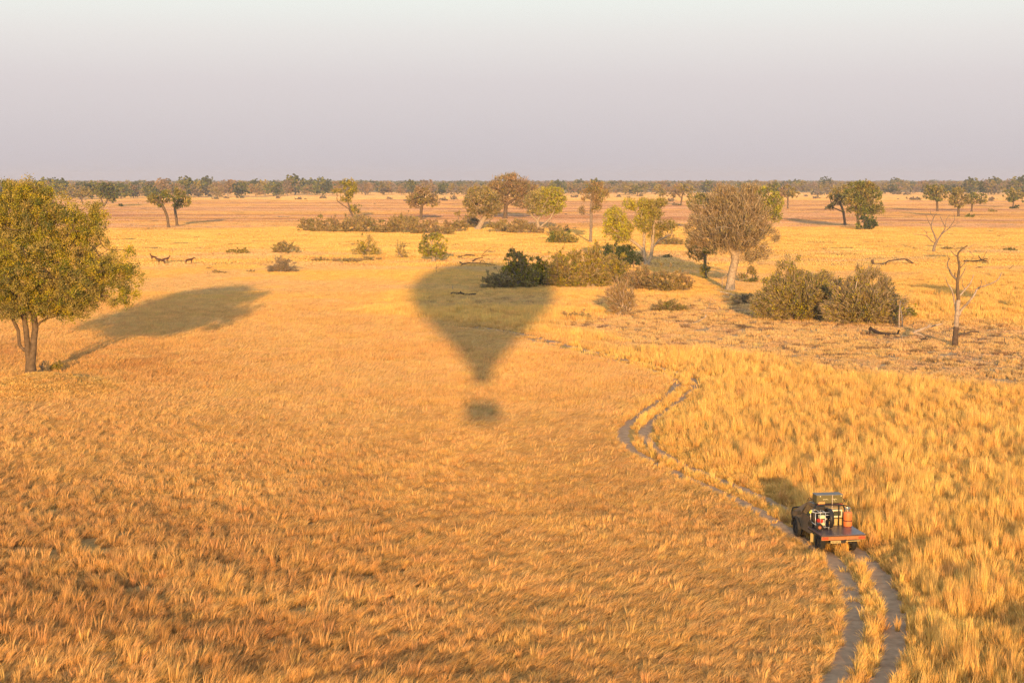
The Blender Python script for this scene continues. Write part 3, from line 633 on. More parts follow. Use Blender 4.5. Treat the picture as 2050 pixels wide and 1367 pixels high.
SCRUB = [(640,523,26,7),(690,525,34,9),(742,521,24,8),(432,548,20,7),(500,546,14,5),(545,538,12,5),(415,540,16,4)]
for cx, by, rx, h in SCRUB:
    bush('flat brown scrub tuft on the open grass left of centre', cx, by, rx, h, 'brown', pal2='khaki', twig=.5, group='flat scrub tufts on the open grass')
FARB = [(430,399,9),(455,398,8),(481,397,10),(559,398,8),(597,400,9),(611,400,4),(647,398,9),(782,399,9),(812,403,7),(845,401,10),(890,402,12),(905,400,12),(750,409,3),(1236,395,9),(1257,397,6),(1282,394,9),
        (1635,398,9),(1611,394,7),(1640,391,20),(1665,390,14),(1798,400,4),(1823,401,12),(1838,401,10),(1797,390,12),(1815,391,10),(1347,404,12),(1357,412,12),(1012,398,12),(560,391,10),(700,392,12),(1150,396,9),(1180,398,10)]
for cx, by, rx in FARB:
    bush('small dark rounded bush on the far plain before the wood', cx, by, rx, rx*.62, 'dark' if rx > 8 else 'brown', pal2='grey', group='dark bushes dotted before the far wood', dens=1.2, leafpx=2)
# --- the far wood: eight kinds, each copied tree by tree
kinds = []
for k, (pal, p2, bk, w, h) in enumerate([('olive','grey','pale',1,1),('grey','olive','pale',1.1,.95),('brown','rust','pale',.9,.9),('green','dark','brown',1.1,1),('dark','green','brown',1,1.05),('khaki','rust','pale',1.2,.8),('grey','brown','grey',.8,1.15),('rust','khaki','pale',1,.75)]):
    SD[0] += 1; bl = [(1025, 375, 16*w, 10*h), (1015, 381, 11*w, 8*h), (1037, 382, 11*w, 8*h), (1024, 368, 12*w, 7*h), (1025, 386, 12*w, 6*h)]
    kinds.append(plant('wood_tree', '', 'tree', (1025, 394), bl, [[(1025, 394), (1025+random.uniform(-2, 2), 386)]], pal=pal, pal2=p2, bark=bk, rb=.5, rtip=.1, natt=80, gap=.2, dens=1.2, leafpx=1.9, seed=SD[0], link_it=False)[:2])
rw = random.Random(5)
edge = lambda px: np.interp(px, [0,300,520,700,900,1100,1250,1450,1650,1850,2050], [400,398,394,391,392,392,391,388,387,390,391])
cnt = 0; i = 0
for row, (dy, n_) in enumerate(((0, 100), (-4.5, 96), (-8.5, 90))):
    for j in range(n_):
        px = (j+rw.uniform(.1, .9))/n_*2130-40; py = edge(px)+dy+rw.uniform(-1.8, 1.2); p = at(px, py)
        k = rw.choice([0, 0, 1, 1, 2, 3, 3, 4, 5, 6, 7]) if py < 399 else rw.choice([0, 1, 3, 5])
        hgt = rw.uniform(10.5, 17)*(.82+.5*float(vn(np.array([px]), np.array([1.0]), 70, 9)[0]))*(1.1 if k in (4, 6) else .92); sc = hgt/16.0
        t = thing('wood_tree', 'rounded grey brown or dark tree of the far wood line', 'tree', p, rw.uniform(0, 6.28), 'trees of the far wood line'); t.scale = (sc*rw.uniform(1.0, 1.5), sc*rw.uniform(.9, 1.2), sc)
        link('trunk', kinds[k][0], t); link('crown', kinds[k][1], t)
# the wood behind them reads as one mass
def merged(tm, cm):
    me = bpy.data.meshes.new('wood_mass'); bm = bmesh.new(); bm.from_mesh(cm); bm.to_mesh(me); bm.free(); me.materials.append(m_leaf); return me
nw = 3400; wd = 2100+np.sqrt(rng.uniform(0, 1, nw))*3600; wx = rng.uniform(-.40, .40, nw)*wd
ws = rng.uniform(.72, 1.08, nw); ws = np.where(rng.uniform(0, 1, nw) > .95, ws*1.12, ws)
scatter('distant_woodland', np.stack([wx, wd, np.zeros(nw)], 1), np.stack([ws*1.7, ws*1.5, ws], 1), rng.uniform(0, 6.28, nw), rng.integers(0, 8, nw), np.ones((nw, 3)), [merged(*k) for k in kinds], 'hazy mass of the far off wood along the horizon', 'woodland')
# ------------------------------------------------------------------ dead trees and fallen wood
def limb(pts, r0, r1, base, matn, name, parent, k=7, dyr=.25, sm=5, wob=.12):
    bx, by = base; s = ppm(bx, by); P = [((x-bx)/s, random.uniform(-dyr, dyr) if i else 0, max(.02, (by-y)/s)) for i, (x, y) in enumerate(pts)]
    C = catmull(P, sm) if len(P) > 2 else P; n = len(C); V = []; Fq = []
    tube(C, [r0+(r1-r0)*i/(n-1) for i in range(n)], k, V, Fq, wob)
    return link(name, quads_mesh(name, V, Fq, [BARK[matn]]), parent)
random.seed(4)
b = (1912, 694); t = thing('dead_tree', 'tall bare dead tree with pale trunk and blackened foot', 'dead tree', at(*b))
limb([(1912,694),(1912,675),(1913,654)], .34, .27, b, 'dark', 'charred_base', t, 9, .02)
limb([(1913,655),(1914,630),(1916,600)], .26, .22, b, 'bleached', 'trunk', t, 9, .02)
limb([(1916,600),(1914,580),(1913,563),(1915,534),(1912,512),(1918,501),(1930,492)], .21, .05, b, 'brown', 'upper_trunk', t, 7, .1)
for pts, r0, r1, m_ in [([(1914,562),(1904,551),(1899,542),(1894,530),(1896,517)], .10, .03, 'grey'), ([(1913,628),(1910,600),(1903,580),(1897,570),(1886,555)], .10, .025, 'bleached'),
    ([(1918,592),(1928,580),(1937,567),(1946,550)], .09, .025, 'bleached'), ([(1917,632),(1925,620),(1934,610),(1945,592),(1956,578),(1971,570),(1990,560),(2003,547)], .12, .025, 'bleached'),
    ([(1915,560),(1922,548),(1930,532)], .06, .02, 'grey'), ([(1914,540),(1922,530),(1934,518)], .05, .015, 'grey'), ([(1913,515),(1905,508),(1898,500)], .05, .012, 'grey'), ([(1918,503),(1932,497),(1948,488)], .04, .01, 'bleached'),
    ([(1934,503),(1940,512),(1938,522)], .03, .01, 'grey'), ([(1956,578),(1958,568),(1960,560)], .04, .012, 'grey'), ([(1914,565),(1909,555),(1908,545)], .07, .03, 'brown'), ([(1971,570),(1968,563),(1966,556)], .03, .01, 'bleached'), ([(1928,580),(1924,570),(1925,560)], .04, .012, 'grey'), ([(1896,519),(1890,513),(1889,506)], .03, .01, 'grey'), ([(1899,542),(1889,534)], .03, .01, 'grey'), ([(1934,610),(1940,606),(1948,606)], .03, .01, 'bleached')]:
    limb(pts, r0*1.3, r1*1.6, b, m_, 'branch', t, 5, .5)
b = (1869, 505); t = thing('dead_tree', 'pale bare forked dead tree on the open plain at right', 'dead tree', at(*b))
limb([(1869,505),(1870,495),(1875,483)], .38, .30, b, 'grey', 'trunk', t, 8, .02)
for pts, r0, r1 in [([(1875,483),(1868,466),(1863,453),(1868,436),(1872,428)], .17, .04), ([(1873,487),(1864,483),(1856,474),(1848,471),(1828,469)], .12, .03), ([(1875,484),(1885,468),(1891,456),(1884,444),(1880,434)], .17, .03), ([(1885,468),(1898,458),(1908,440),(1907,426)], .12, .03), ([(1863,453),(1856,443),(1851,430)], .08, .02), ([(1898,458),(1906,455),(1914,448)], .07, .02), ([(1891,456),(1893,440),(1899,430)], .07, .02), ([(1856,474),(1852,464),(1842,458)], .06, .02), ([(1868,436),(1862,428),(1860,420)], .05, .02)]:
    limb(pts, r0*1.35, r1*1.8, b, 'grey', 'branch', t, 5, .5)
def log(label, base, segs, m_='char', nm='fallen_log', cat='log', group=None):
    t = thing(nm, label, cat, at(*base), 0, group)
    for i, (pts, r0, r1) in enumerate(segs): limb(pts, r0, r1, base, m_ if isinstance(m_, str) else m_[i], 'trunk' if i == 0 else 'branch', t, 6, .12 if i == 0 else .3)
    return t
log('long dark arched fallen trunk on the right plain', (1775,530), [([(1746,520),(1748,528),(1758,529),(1771,529)], .28, .22), ([(1771,529),(1777,523),(1790,521),(1814,519),(1830,528),(1845,529)], .17, .11), ([(1812,519),(1820,525),(1834,529),(1875,531)], .12, .04)], 'dark')
log('dark charred fallen trunk below the huge bushes', (1770,672), [([(1740,656),(1756,665),(1772,669),(1785,670),(1799,670)], .20, .17), ([(1741,659),(1741,666),(1738,672)], .10, .06), ([(1796,669),(1799,664),(1799,660)], .12, .07)])
log('pale forked fallen trunk left of the tall dead tree', (1850,678), [([(1828,667),(1842,660),(1860,654),(1886,648)], .20, .06), ([(1830,667),(1842,670),(1850,676)], .13, .06), ([(1855,656),(1860,651),(1867,648)], .08, .03)], 'bleached')
log('short black fallen branch under the pale forked trunk', (1857,682), [([(1843,679),(1857,679),(1871,681)], .10, .06), ([(1850,679),(1854,674)], .05, .03)])
log('dark fallen trunk right of the tall dead tree', (1938,676), [([(1917,672),(1932,668),(1944,664),(1960,664)], .12, .09), ([(1932,668),(1930,662),(1937,660)], .06, .03), ([(1916,674),(1940,674),(1957,675)], .06, .03)], ['dark','dark','bleached'])
log('black root plate of a fallen tree near the right edge', (1965,525), [([(1929,522),(1947,523),(1966,521),(1977,524)], .14, .14), ([(1966,521),(1961,516),(1959,511)], .14, .07), ([(1966,521),(1970,512),(1976,500)], .05, .02), ([(1968,521),(1972,518),(1978,519)], .1, .06)])
log('small dark log beyond the tall dead tree', (1958,539), [([(1951,538),(1960,535),(1968,536)], .14, .1)], 'dark')
log('dark curved log at the right edge of the plain', (2014,541), [([(1999,540),(2012,540),(2021,538),(2028,531)], .13, .04)], 'dark')
log('crooked black fallen branch inside the balloon shadow', (920,593), [([(888,591),(898,590),(907,586),(914,588),(923,587),(936,590),(951,589)], .08, .16), ([(923,587),(922,583)], .12, .08), ([(914,588),(912,591),(909,593)], .07, .04), ([(951,589),(953,587)], .1, .05), ([(936,591),(941,593),(948,594)], .05, .03)])
log('dark forked fallen limb at the top of the balloon shadow', (940,534), [([(920,524),(927,528),(940,526),(942,527),(961,527),(992,531)], .15, .06), ([(906,534),(920,533),(926,529)], .05, .1), ([(946,523),(955,518),(968,516)], .15, .07), ([(961,526),(965,521),(972,526)], .08, .04), ([(964,514),(973,511),(984,512)], .08, .04), ([(964,512),(975,502),(986,495),(1004,495)], .05, .02)], 'dark')
log('short dark log behind the forked limb', (932,514), [([(912,513),(925,513),(936,510),(952,512)], .08, .16)], 'dark')
log('pale fallen branch in front of the central scrub', (1385,650), [([(1356,650),(1388,647),(1410,636),(1413,630)], .05, .09), ([(1388,647),(1394,643),(1398,636)], .03, .02)], 'bleached')
log('thin dark branches lying below the thick pale trunk', (1490,658), [([(1463,647),(1478,651),(1495,654),(1520,659)], .04, .09), ([(1478,651),(1488,650),(1500,656)], .04, .02), ([(1495,654),(1505,653),(1512,657)], .03, .02)], 'dark')
log('short black log below the open pale stemmed shrub', (1300,596), [([(1293,595),(1300,594),(1308,594)], .1, .09)])
log('heap of bleached broken branches at the thick trunk foot', (1460,600), [([(1441,584),(1461,588),(1478,594)], .10, .04), ([(1446,592),(1460,595),(1470,600)], .07, .03), ([(1436,599),(1450,598),(1462,600)], .06, .03), ([(1458,596),(1462,590),(1466,584)], .05, .02)], 'bleached')
log('leaning bleached dead limb left of the thick trunk', (1446,582), [([(1446,582),(1446,566),(1447,556),(1458,549)], .08, .05), ([(1458,549),(1446,542),(1432,541),(1415,547)], .07, .03)], 'bleached', 'dead_limb', 'dead branch')
log('thin bleached upright stick below the central scrub', (1418,620), [([(1417,620),(1420,610),(1424,598)], .04, .02), ([(1420,610),(1427,607),(1431,600)], .03, .015)], 'bleached', 'dead_sapling', 'dead sapling')
log('left of two slim dead posts right of the huge bushes', (1800,658), [([(1800,658),(1799,630),(1801,602)], .10, .05)], 'bleached', 'dead_post', 'dead trunk')
log('right of two slim dead posts, shorter and paler', (1806,657), [([(1806,657),(1805,640),(1802,615)], .09, .05)], 'bleached', 'dead_post', 'dead trunk')
log('little reddish broken stump near the right edge', (2012,693), [([(2017,693),(2012,688),(2011,677)], .08, .03)], 'dark', 'broken_stump', 'stump')
log('tiny dead sapling in the top of the balloon shadow', (874,548), [([(874,548),(873,538),(875,528)], .05, .02), ([(873,538),(878,532)], .03, .01)], 'dark', 'dead_sapling', 'dead sapling')
log('pale upright splinter beside the crooked black branch', (907,583), [([(908,583),(906,577),(907,572)], .06, .05)], 'bleached', 'broken_stump', 'stump')
b = (150, 760); t = None
# ------------------------------------------------------------------ haze over the plain
hm = bpy.data.materials.new('dusty_haze'); hm.use_nodes = True; hn = hm.node_tree; hn.nodes.clear()
ho = hn.nodes.new('ShaderNodeOutputMaterial'); hv = hn.nodes.new('ShaderNodeVolumePrincipled')
hv.inputs['Color'].default_value = (.66, .67, .78, 1); hv.inputs['Density'].default_value = .00011; hv.inputs['Anisotropy'].default_value = 0
hn.links.new(hv.outputs[0], ho.inputs['Volume'])
HZ = 6200
hx = [(sx*HZ, sy*HZ, z_) for z_ in (-1.2, 52) for sx, sy in ((-1,-1),(1,-1),(1,1),(-1,1))]
haze = link('haze', npmesh('haze', hx, 4, [0,3,2,1, 4,5,6,7, 0,1,5,4, 1,2,6,5, 2,3,7,6, 3,0,4,7], [hm])); tag(haze, kind='stuff')
# ------------------------------------------------------------------ the balloon whose shadow lies on the plain
def bxs(bm, cx, cy, cz, sx, sy, sz, bev=0, rot=None, piv=None):
    r_ = bmesh.ops.create_cube(bm, size=1); vs_ = r_['verts']
    bmesh.ops.scale(bm, vec=(sx, sy, sz), verts=vs_)
    if bev:
        es = list({e for v_ in vs_ for e in v_.link_edges}); rb_ = bmesh.ops.bevel(bm, geom=es, offset=bev, segments=2, affect='EDGES', profile=.6); vs_ = list({v_ for f_ in rb_['faces'] for v_ in f_.verts} | {v_ for v_ in vs_ if v_.is_valid})
    if rot is not None: bmesh.ops.rotate(bm, cent=(0,0,0), matrix=rot, verts=vs_)
    bmesh.ops.translate(bm, vec=(cx, cy, cz), verts=vs_); return vs_
def cyl(bm, a, b_, r1, r2=None, k=12, cap=True):
    a = Vector(a); b_ = Vector(b_); d = b_-a; r2 = r1 if r2 is None else r2
    q = bmesh.ops.create_cone(bm, cap_ends=cap, segments=k, radius1=r1, radius2=r2, depth=d.length)['verts']
    bmesh.ops.rotate(bm, cent=(0,0,0), matrix=Vector((0,0,1)).rotation_difference(d.normalized()).to_matrix(), verts=q)
    bmesh.ops.translate(bm, vec=(a+b_)/2, verts=q); return q
def pipe(bm, pts, r_, k=6):
    V = []; Fq = []; tube(pts, [r_]*len(pts), k, V, Fq); vv = [bm.verts.new(v_) for v_ in V]
    for f_ in Fq:
        try: bm.faces.new([vv[i] for i in (f_[:3] if f_[0] == f_[3] else f_)])
        except ValueError: pass
def part(name, bm, mats, parent, smooth=False):
    me = bpy.data.meshes.new(name); bmesh.ops.recalc_face_normals(bm, faces=bm.faces[:]); bm.to_mesh(me); bm.free()
    for m_ in (mats if isinstance(mats, (list, tuple)) else [mats]): me.materials.append(m_)
    if smooth:
        for p_ in me.polygons: p_.use_smooth = True
    return link(name, me, parent)
HB = math.tan(SUN_E)
BC = Vector((0, 0, 0)) - LDIR*2.6                                    # just behind the viewer, towards the sun
bal = thing('hot_air_balloon', 'hot air balloon whose teardrop shadow falls on the golden grass', 'balloon', (BC.x, BC.y, 16.05))
prof = [(18.7,.8),(19.6,.9),(20.6,1.3),(22.8,2.9),(24.8,4.7),(26.7,6.4),(29,8.4),(31.3,9.9),(33.8,10.9),(36.5,11.3),(39,11.0),(41.3,10.0),(43.3,8.4),(44.9,6.2),(46.0,3.6),(46.5,1.2),(46.55,.01)]
V = []; Fq = []; NG = 48
for z_, r_ in prof:
    for j in range(NG):
        an = 2*math.pi*j/NG; rr_ = r_*(1+.018*math.cos(an*24)); V.append((rr_*math.cos(an), rr_*math.sin(an), z_-16.05))
for i in range(len(prof)-1):
    for j in range(NG): a_ = i*NG; Fq.append((a_+j, a_+(j+1) % NG, a_+NG+(j+1) % NG, a_+NG+j))
link('envelope', quads_mesh('envelope', V, Fq, [mat('balloon_fabric', (.55,.12,.05), .6)]), bal)
m_wick = mat('wicker', (.22,.12,.05), .9, var=.3, vscale=20); m_steel = mat('brushed_steel', (.5,.5,.5), .35, 1)
bm = bmesh.new()
for (cx, cy, sx, sy) in ((0,-.85,2.6,.08),(0,.85,2.6,.08),(-1.26,0,.08,1.62),(1.26,0,.08,1.62)): bxs(bm, cx, cy, .60, sx, sy, 1.6, .02)
bxs(bm, 0, 0, .06, 2.4, 1.55, .08); part('basket', bm, m_wick, bal)
bm = bmesh.new()
for sx in (-1.2, 1.2):
    for sy in (-.8, .8): cyl(bm, (sx, sy, 1.15), (sx*.42, sy*.5, 3.0), .025, k=6); cyl(bm, (sx*.42, sy*.5, 3.0), (sx*.95, sy*1.6, 4.5), .006, k=4)
part('burner_frame', bm, m_steel, bal)
bm = bmesh.new()
for sx in (-.3, .3): cyl(bm, (sx, 0, 2.75), (sx, 0, 3.35), .14, .17, 12)
part('burner', bm, m_steel, bal)
# ------------------------------------------------------------------ the pickup
m_khaki = mat('khaki_paint', (.46,.35,.14), .45, 0, .4, var=.12, vscale=3); m_blk = mat('black_tube', (.022,.02,.02), .45); m_rub = mat('tyre_rubber', (.02,.019,.018), .9, var=.3, vscale=12)
m_deck = mat('worn_deck', (.085,.062,.066), .33, 0, .5, var=.3, vscale=2.2); m_rear = mat('rusty_orange_beam', (.34,.14,.05), .6, var=.2, vscale=6); m_glass = mat('dark_glass', (.06,.065,.04), .08, 0, .8)
m_white = mat('white_trim', (.58,.54,.40), .5); m_olive = mat('olive_box_paint', (.115,.095,.035), .5, var=.12, vscale=4); m_red = mat('red_lens', (.50,.07,.03), .35); m_alu = mat('aluminium_tube', (.50,.49,.47), .4, .6)
m_cyl = mat('orange_cylinder_paint', (.62,.16,.045), .5, var=.12, vscale=5); m_dk = mat('chassis_black', (.03,.026,.022), .8); m_plate = mat('yellow_plate', (.38,.29,.12), .6); m_brown = mat('brown_strap', (.55,.42,.30), .8)
m_tan = mat('tan_cloth', (.50,.27,.10), .9); m_tank = mat('cream_tank', (.62,.56,.32), .4); m_redp = mat('red_plastic', (.40,.03,.02), .4); m_ylw = mat('lime_cloth', (.50,.55,.04), .8); m_hub = mat('rust_red_hub', (.36,.12,.05), .5)
KO = at(1688, 1112); KR = R(8.8)
def tloc(x, y, z): c_, s_ = math.cos(KR), math.sin(KR); return (KO.x+x*c_-y*s_, KO.y+x*s_+y*c_, z)
tk = thing('pickup_truck', 'khaki pickup with flat dark deck driving along the wheel track', 'pickup truck', (KO.x, KO.y, 0), KR)
bm = bmesh.new()
prf = [(1.92,.55),(1.92,1.70),(2.00,1.88),(2.12,1.93),(2.95,1.92),(3.08,1.87),(3.42,1.30),(3.55,1.26),(4.45,1.17),(4.60,1.08),(4.64,.60),(4.35,.55),(4.32,.80),(3.98,.92),(3.62,.80),(3.55,.5)]
hw_ = lambda z_: .80 if z_ < 1.25 else .80-.17*(z_-1.25)/.68
L_ = [bm.verts.new((-hw_(z_), y_, z_)) for y_, z_ in prf]; R_ = [bm.verts.new((hw_(z_), y_, z_)) for y_, z_ in prf]
bm.faces.new(L_); bm.faces.new(R_[::-1])
for i in range(len(prf)): j = (i+1) % len(prf); bm.faces.new((L_[i], R_[i], R_[j], L_[j]))
bmesh.ops.triangulate(bm, faces=[f_ for f_ in bm.faces if len(f_.verts) > 4])
body = part('body', bm, mat('shaded_khaki_paint', (.12,.085,.05), .4, 0, .5, var=.25, vscale=3), tk)  # khaki darkened: shade on the sides turned from the sun, put into the colour
bm = bmesh.new(); vv = [bm.verts.new((sx_*(hw_(z_)-.01), 1.916, z_)) for sx_, z_ in ((-1,.97),(1,.97),(1,1.25),(1,1.72),(-1,1.72),(-1,1.25))]; bm.faces.new(vv); part('rear_panel', bm, m_khaki, tk)
for sx in (-1, 1):                                                   # flared front wings
    bm = bmesh.new(); V = []; Fq = []
    for i in range(9):
        an = math.pi*i/8
        for rr_, xx in ((.50, .78), (.50, .93), (.45, .93)): V.append((sx*xx, 3.98+math.cos(an)*rr_, .45+math.sin(an)*rr_*1.05))
        if i:
            for k in range(2): p_ = (i-1)*3+k; Fq.append((p_, p_+1, p_+4, p_+3))
    bm.free(); link('wheel_arch', quads_mesh('wheel_arch', V, Fq, [m_dk]), tk)  # khaki wings coloured dark as well, in place of their shade
bm = bmesh.new()
for sx in (-1, 1):                                                   # side windows, doors' lower line
    vv = [bm.verts.new((sx*(hw_(z_)+.004), y_, z_)) for y_, z_ in ((2.2,1.32),(2.2,1.78),(2.95,1.78),(3.26,1.34))]; bm.faces.new(vv)
part('side_windows', bm, m_glass, tk)
bm = bmesh.new(); vv = [bm.verts.new(p_) for p_ in ((-.66,3.10+.006,1.85),(.66,3.10+.006,1.85),(.74,3.405,1.335),(-.74,3.405,1.335))]; bm.faces.new(vv); part('windscreen', bm, m_glass, tk)
bm = bmesh.new(); bxs(bm, .17, 1.909, 1.535, .96, .02, .36, .008); wf = part('rear_window_frame', bm, m_white, tk)
bm = bmesh.new()
for cx in (-.06, .40): bxs(bm, cx, 1.901, 1.535, .37, .012, .22)
part('pane', bm, m_glass, wf)
bm = bmesh.new()
for cz in (1.80,): bxs(bm, .1, 1.915, cz, 1.1, .016, .03, .004)
part('gutter', bm, m_khaki, tk)
def text_mesh(name, txt, size, depth, matn, parent, loc, rot):
    cu = bpy.data.curves.new(name, 'FONT'); cu.body = txt; cu.size = size; cu.extrude = depth; cu.align_x = 'CENTER'; cu.align_y = 'CENTER'
    ob = bpy.data.objects.new(name, cu); scene.collection.objects.link(ob); bpy.context.view_layer.update()
    me = bpy.data.meshes.new_from_object(ob.evaluated_get(bpy.context.evaluated_depsgraph_get())); bpy.data.objects.remove(ob); me.materials.clear(); me.materials.append(matn)
    o = link(name, me, parent, loc); o.rotation_euler = rot; return o
text_mesh('lettering', 'sfin a', .34, .004, mat('dark_brown_lettering', (.16,.10,.04), .6), tk, (.20, 1.912, 1.10), (math.pi/2, 0, 0))
bm = bmesh.new(); bxs(bm, 0, .92, .95, 2.10, 1.86, .05, .008); deck = part('deck', bm, m_deck, tk)
bm = bmesh.new()
for sx in (-1.02, 1.02): bxs(bm, sx, .93, .90, .05, 1.84, .09, .006)
bxs(bm, 0, .93, .86, .9, 1.7, .08); part('deck_rail', bm, m_dk, tk)
bm = bmesh.new(); bxs(bm, 0, .03, .82, 2.10, .06, .17, .008); rb2 = part('rear_beam', bm, m_rear, tk)
for sx in (-.87, .87):
    bm = bmesh.new(); bxs(bm, sx, -.012, .83, .30, .03, .11, .01); tl_ = part('tail_light', bm, m_red, tk)
bm = bmesh.new(); bxs(bm, -.37, -.01, .655, .50, .015, .12, .006); pl = part('number_plate', bm, m_plate, tk)
bm = bmesh.new()
for i, h_ in enumerate((.05,.045,.05,.0,.05,.05,.04,.0,.05)):
    if h_: bxs(bm, -.55+i*.045, -.02, .655, .018, .004, h_)
part('plate_marks', bm, m_dk, pl)
bm = bmesh.new(); bxs(bm, .35, .0, .68, .85, .05, .04, .005); part('step_bar', bm, m_plate, tk)
bm = bmesh.new(); bxs(bm, -.02, .05, .66, .22, .2, .12, .01); cyl(bm, (.06,-.05,.66), (.06,-.05,.76), .035, .03); part('tow_hitch', bm, m_dk, tk)
bm = bmesh.new()
for sx in (-.38, .38): bxs(bm, sx, 2.3, .60, .10, 4.4, .14)
cyl(bm, (-.75,.95,.42), (.75,.95,.42), .06); cyl(bm, (-.75,3.98,.42), (.75,3.98,.42), .06); part('chassis', bm, m_dk, tk)
for sx in (-.76, .76):
    for wy in (.95, 3.98):
        bm = bmesh.new(); V = []; Fq = []; K = 28
        for i in range(K):
            a_ = 2*math.pi*i/K
            for rr_, xx in ((.24,-.11),(.37,-.125),(.41,-.09),(.415,0),(.41,.09),(.37,.125),(.24,.11)): V.append((sx+xx, wy+math.cos(a_)*rr_, .415+math.sin(a_)*rr_))
        for i in range(K):
            for k in range(6): a_ = i*7+k; b_ = ((i+1) % K)*7+k; Fq.append((a_, b_, b_+1, a_+1))
        bm.free(); w_ = link('wheel', quads_mesh('wheel', V, Fq, [m_rub]), tk)
        bm = bmesh.new(); cyl(bm, (sx-.08, wy, .415), (sx+.08, wy, .415), .245, k=20); cyl(bm, (sx-.12, wy, .415), (sx+.12, wy, .415), .07, k=10); part('rim', bm, m_dk, w_)
for sx in (-.86, .86):
    bm = bmesh.new(); bxs(bm, sx, 1.62, .50, .26, .02, .42, .005); part('mudflap', bm, m_plate if sx < 0 else m_dk, tk)
bm = bmesh.new()                                                     # headboard hoop behind the cab
pipe(bm, catmull([(-.92,1.86,.97),(-.92,1.86,1.30),(-.88,1.86,1.62),(-.72,1.86,1.88),(-.45,1.86,1.955),(.45,1.86,1.955),(.66,1.86,1.90),(.76,1.86,1.70),(.78,1.86,1.3),(.78,1.86,.97)], 5), .036)
pipe(bm, catmull([(.55,1.84,1.96),(.85,1.82,1.88),(.97,1.80,1.66),(.98,1.80,.97)], 5), .024)
pipe(bm, [(.47,1.86,.97),(.47,1.86,1.95)], .03); pipe(bm, [(-.92,1.86,1.31),(.78,1.86,1.31)], .02); pipe(bm, [(-.3,1.86,.97),(-.3,1.86,1.95)], .018)
part('headboard_frame', bm, m_blk, tk, True)
bm = bmesh.new()                                                     # roof rack
for yy in (2.05, 2.5, 2.95): pipe(bm, [(-.66,yy,1.99),(.72,yy,1.99)], .015)
pipe(bm, catmull([(.66,1.95,1.96),(.78,2.0,2.12),(.76,2.6,2.18),(.68,3.0,1.96)], 5), .016); pipe(bm, catmull([(-.66,1.95,1.96),(-.72,2.0,2.12),(-.70,2.6,2.18),(-.66,3.0,1.96)], 5), .016)
part('roof_rack', bm, m_blk, tk)
bm = bmesh.new(); bxs(bm, .08, 1.965, 1.965, 1.25, .03, .025, .004); part('red_roof_strip', bm, m_redp, tk)
bm = bmesh.new(); pipe(bm, catmull([(-.72,4.68,.55),(-.80,4.72,.85),(-.78,4.72,1.15),(-.60,4.72,1.26),(.60,4.72,1.26),(.78,4.72,1.15),(.80,4.72,.85),(.72,4.68,.55)], 5), .034); bxs(bm, 0, 4.68, .62, 1.6, .1, .16, .02); part('bull_bar', bm, m_blk, tk)
for sx in (-1, 1):
    bm = bmesh.new(); bxs(bm, sx*1.02, 3.12, 1.36, .16, .05, .24, .02); cyl(bm, (sx*.78,3.15,1.3), (sx*.98,3.13,1.32), .012, k=6); part('wing_mirror', bm, m_blk, tk)
bm = bmesh.new()
for sx in (-.58, .58): cyl(bm, (sx,4.60,.95), (sx,4.67,.95), .10, k=14)
part('headlight', bm, m_white, tk)
# box on the roof
bx_ = thing('storage_box', 'large olive box with white script strapped on the cab roof', 'box', tloc(.06, 2.28, 2.006), KR)
bm = bmesh.new(); bxs(bm, 0, 0, .19, 1.28, .56, .38, .012); part('case', bm, m_olive, bx_)
bm = bmesh.new(); bxs(bm, 0, 0, .392, 1.31, .59, .024, .006); part('lid', bm, mat('grey_lid', (.16,.14,.12), .5), bx_)
bm = bmesh.new()
for w0, n_ in ((-.33, 6), (.10, 6)):
    pts = []
    for i in range(n_*6+1): u_ = i/6; pts.append((w0+u_*.042, -.285, .19+.018*math.sin(u_*math.pi*2)*(1+.8*math.sin(u_*2.3))+(.03 if i in (13, 26, 27) else 0)-(.035 if w0 > 0 and 16 < i < 20 else 0)))
    pipe(bm, pts, .006, 4)
pipe(bm, [(.22,-.285,.14),(.25,-.285,.09),(.29,-.285,.11)], .005, 4); part('script_lettering', bm, m_tank, bx_)
bm = bmesh.new(); pipe(bm, [(.14,-.286,.395),(.12,-.30,.20),(.08,-.42,-.02),(.02,-.50,-.30)], .016, 4); part('strap', bm, m_brown, bx_)
bm = bmesh.new()
for sx in (-.46, .56): bxs(bm, sx, -.284, .34, .045, .01, .05, .004)
part('latch', bm, m_tank, bx_)
t_ = thing('folded_tarp', 'small tan folded cloth tucked under the roof box', 'cloth', tloc(-.36, 1.99, 1.992), KR)
bm = bmesh.new(); bxs(bm, 0, -.02, .045, .34, .12, .09, .03); part('fold', bm, m_tan, t_); bm = bmesh.new(); bxs(bm, .02, -.02, .103, .28, .10, .022, .008); part('upper_fold', bm, m_tan, t_)
# inflation fan on the deck
fn = thing('inflation_fan', 'balloon inflation fan in aluminium frame with cream and red engine on the deck', 'fan', tloc(-.62, 1.35, .976), KR)
bm = bmesh.new()
for y_ in (-.32, .32):
    for x_ in (-.36, .12): pipe(bm, [(x_,y_,.10),(x_,y_,.82)], .018)
    pipe(bm, [(-.36,y_,.82),(.30,y_,.82)], .018); pipe(bm, [(-.36,y_,.28),(.30,y_,.10)], .018); pipe(bm, [(.12,y_,.70),(.32,y_,.70)], .015)
for x_, z_ in ((-.36,.82),(.12,.82),(-.36,.28),(.12,.10),(-.12,.82)): pipe(bm, [(x_,-.32,z_),(x_,.32,z_)], .018)
pipe(bm, [(-.12,-.32,.82),(-.12,-.32,.2)], .013); pipe(bm, [(-.60,-.32,.90),(-.36,-.32,.82)], .016); pipe(bm, [(.30,-.32,.0),(.30,-.32,.16)], .016); pipe(bm, [(-.02,-.32,.0),(-.02,-.32,.2)], .016)
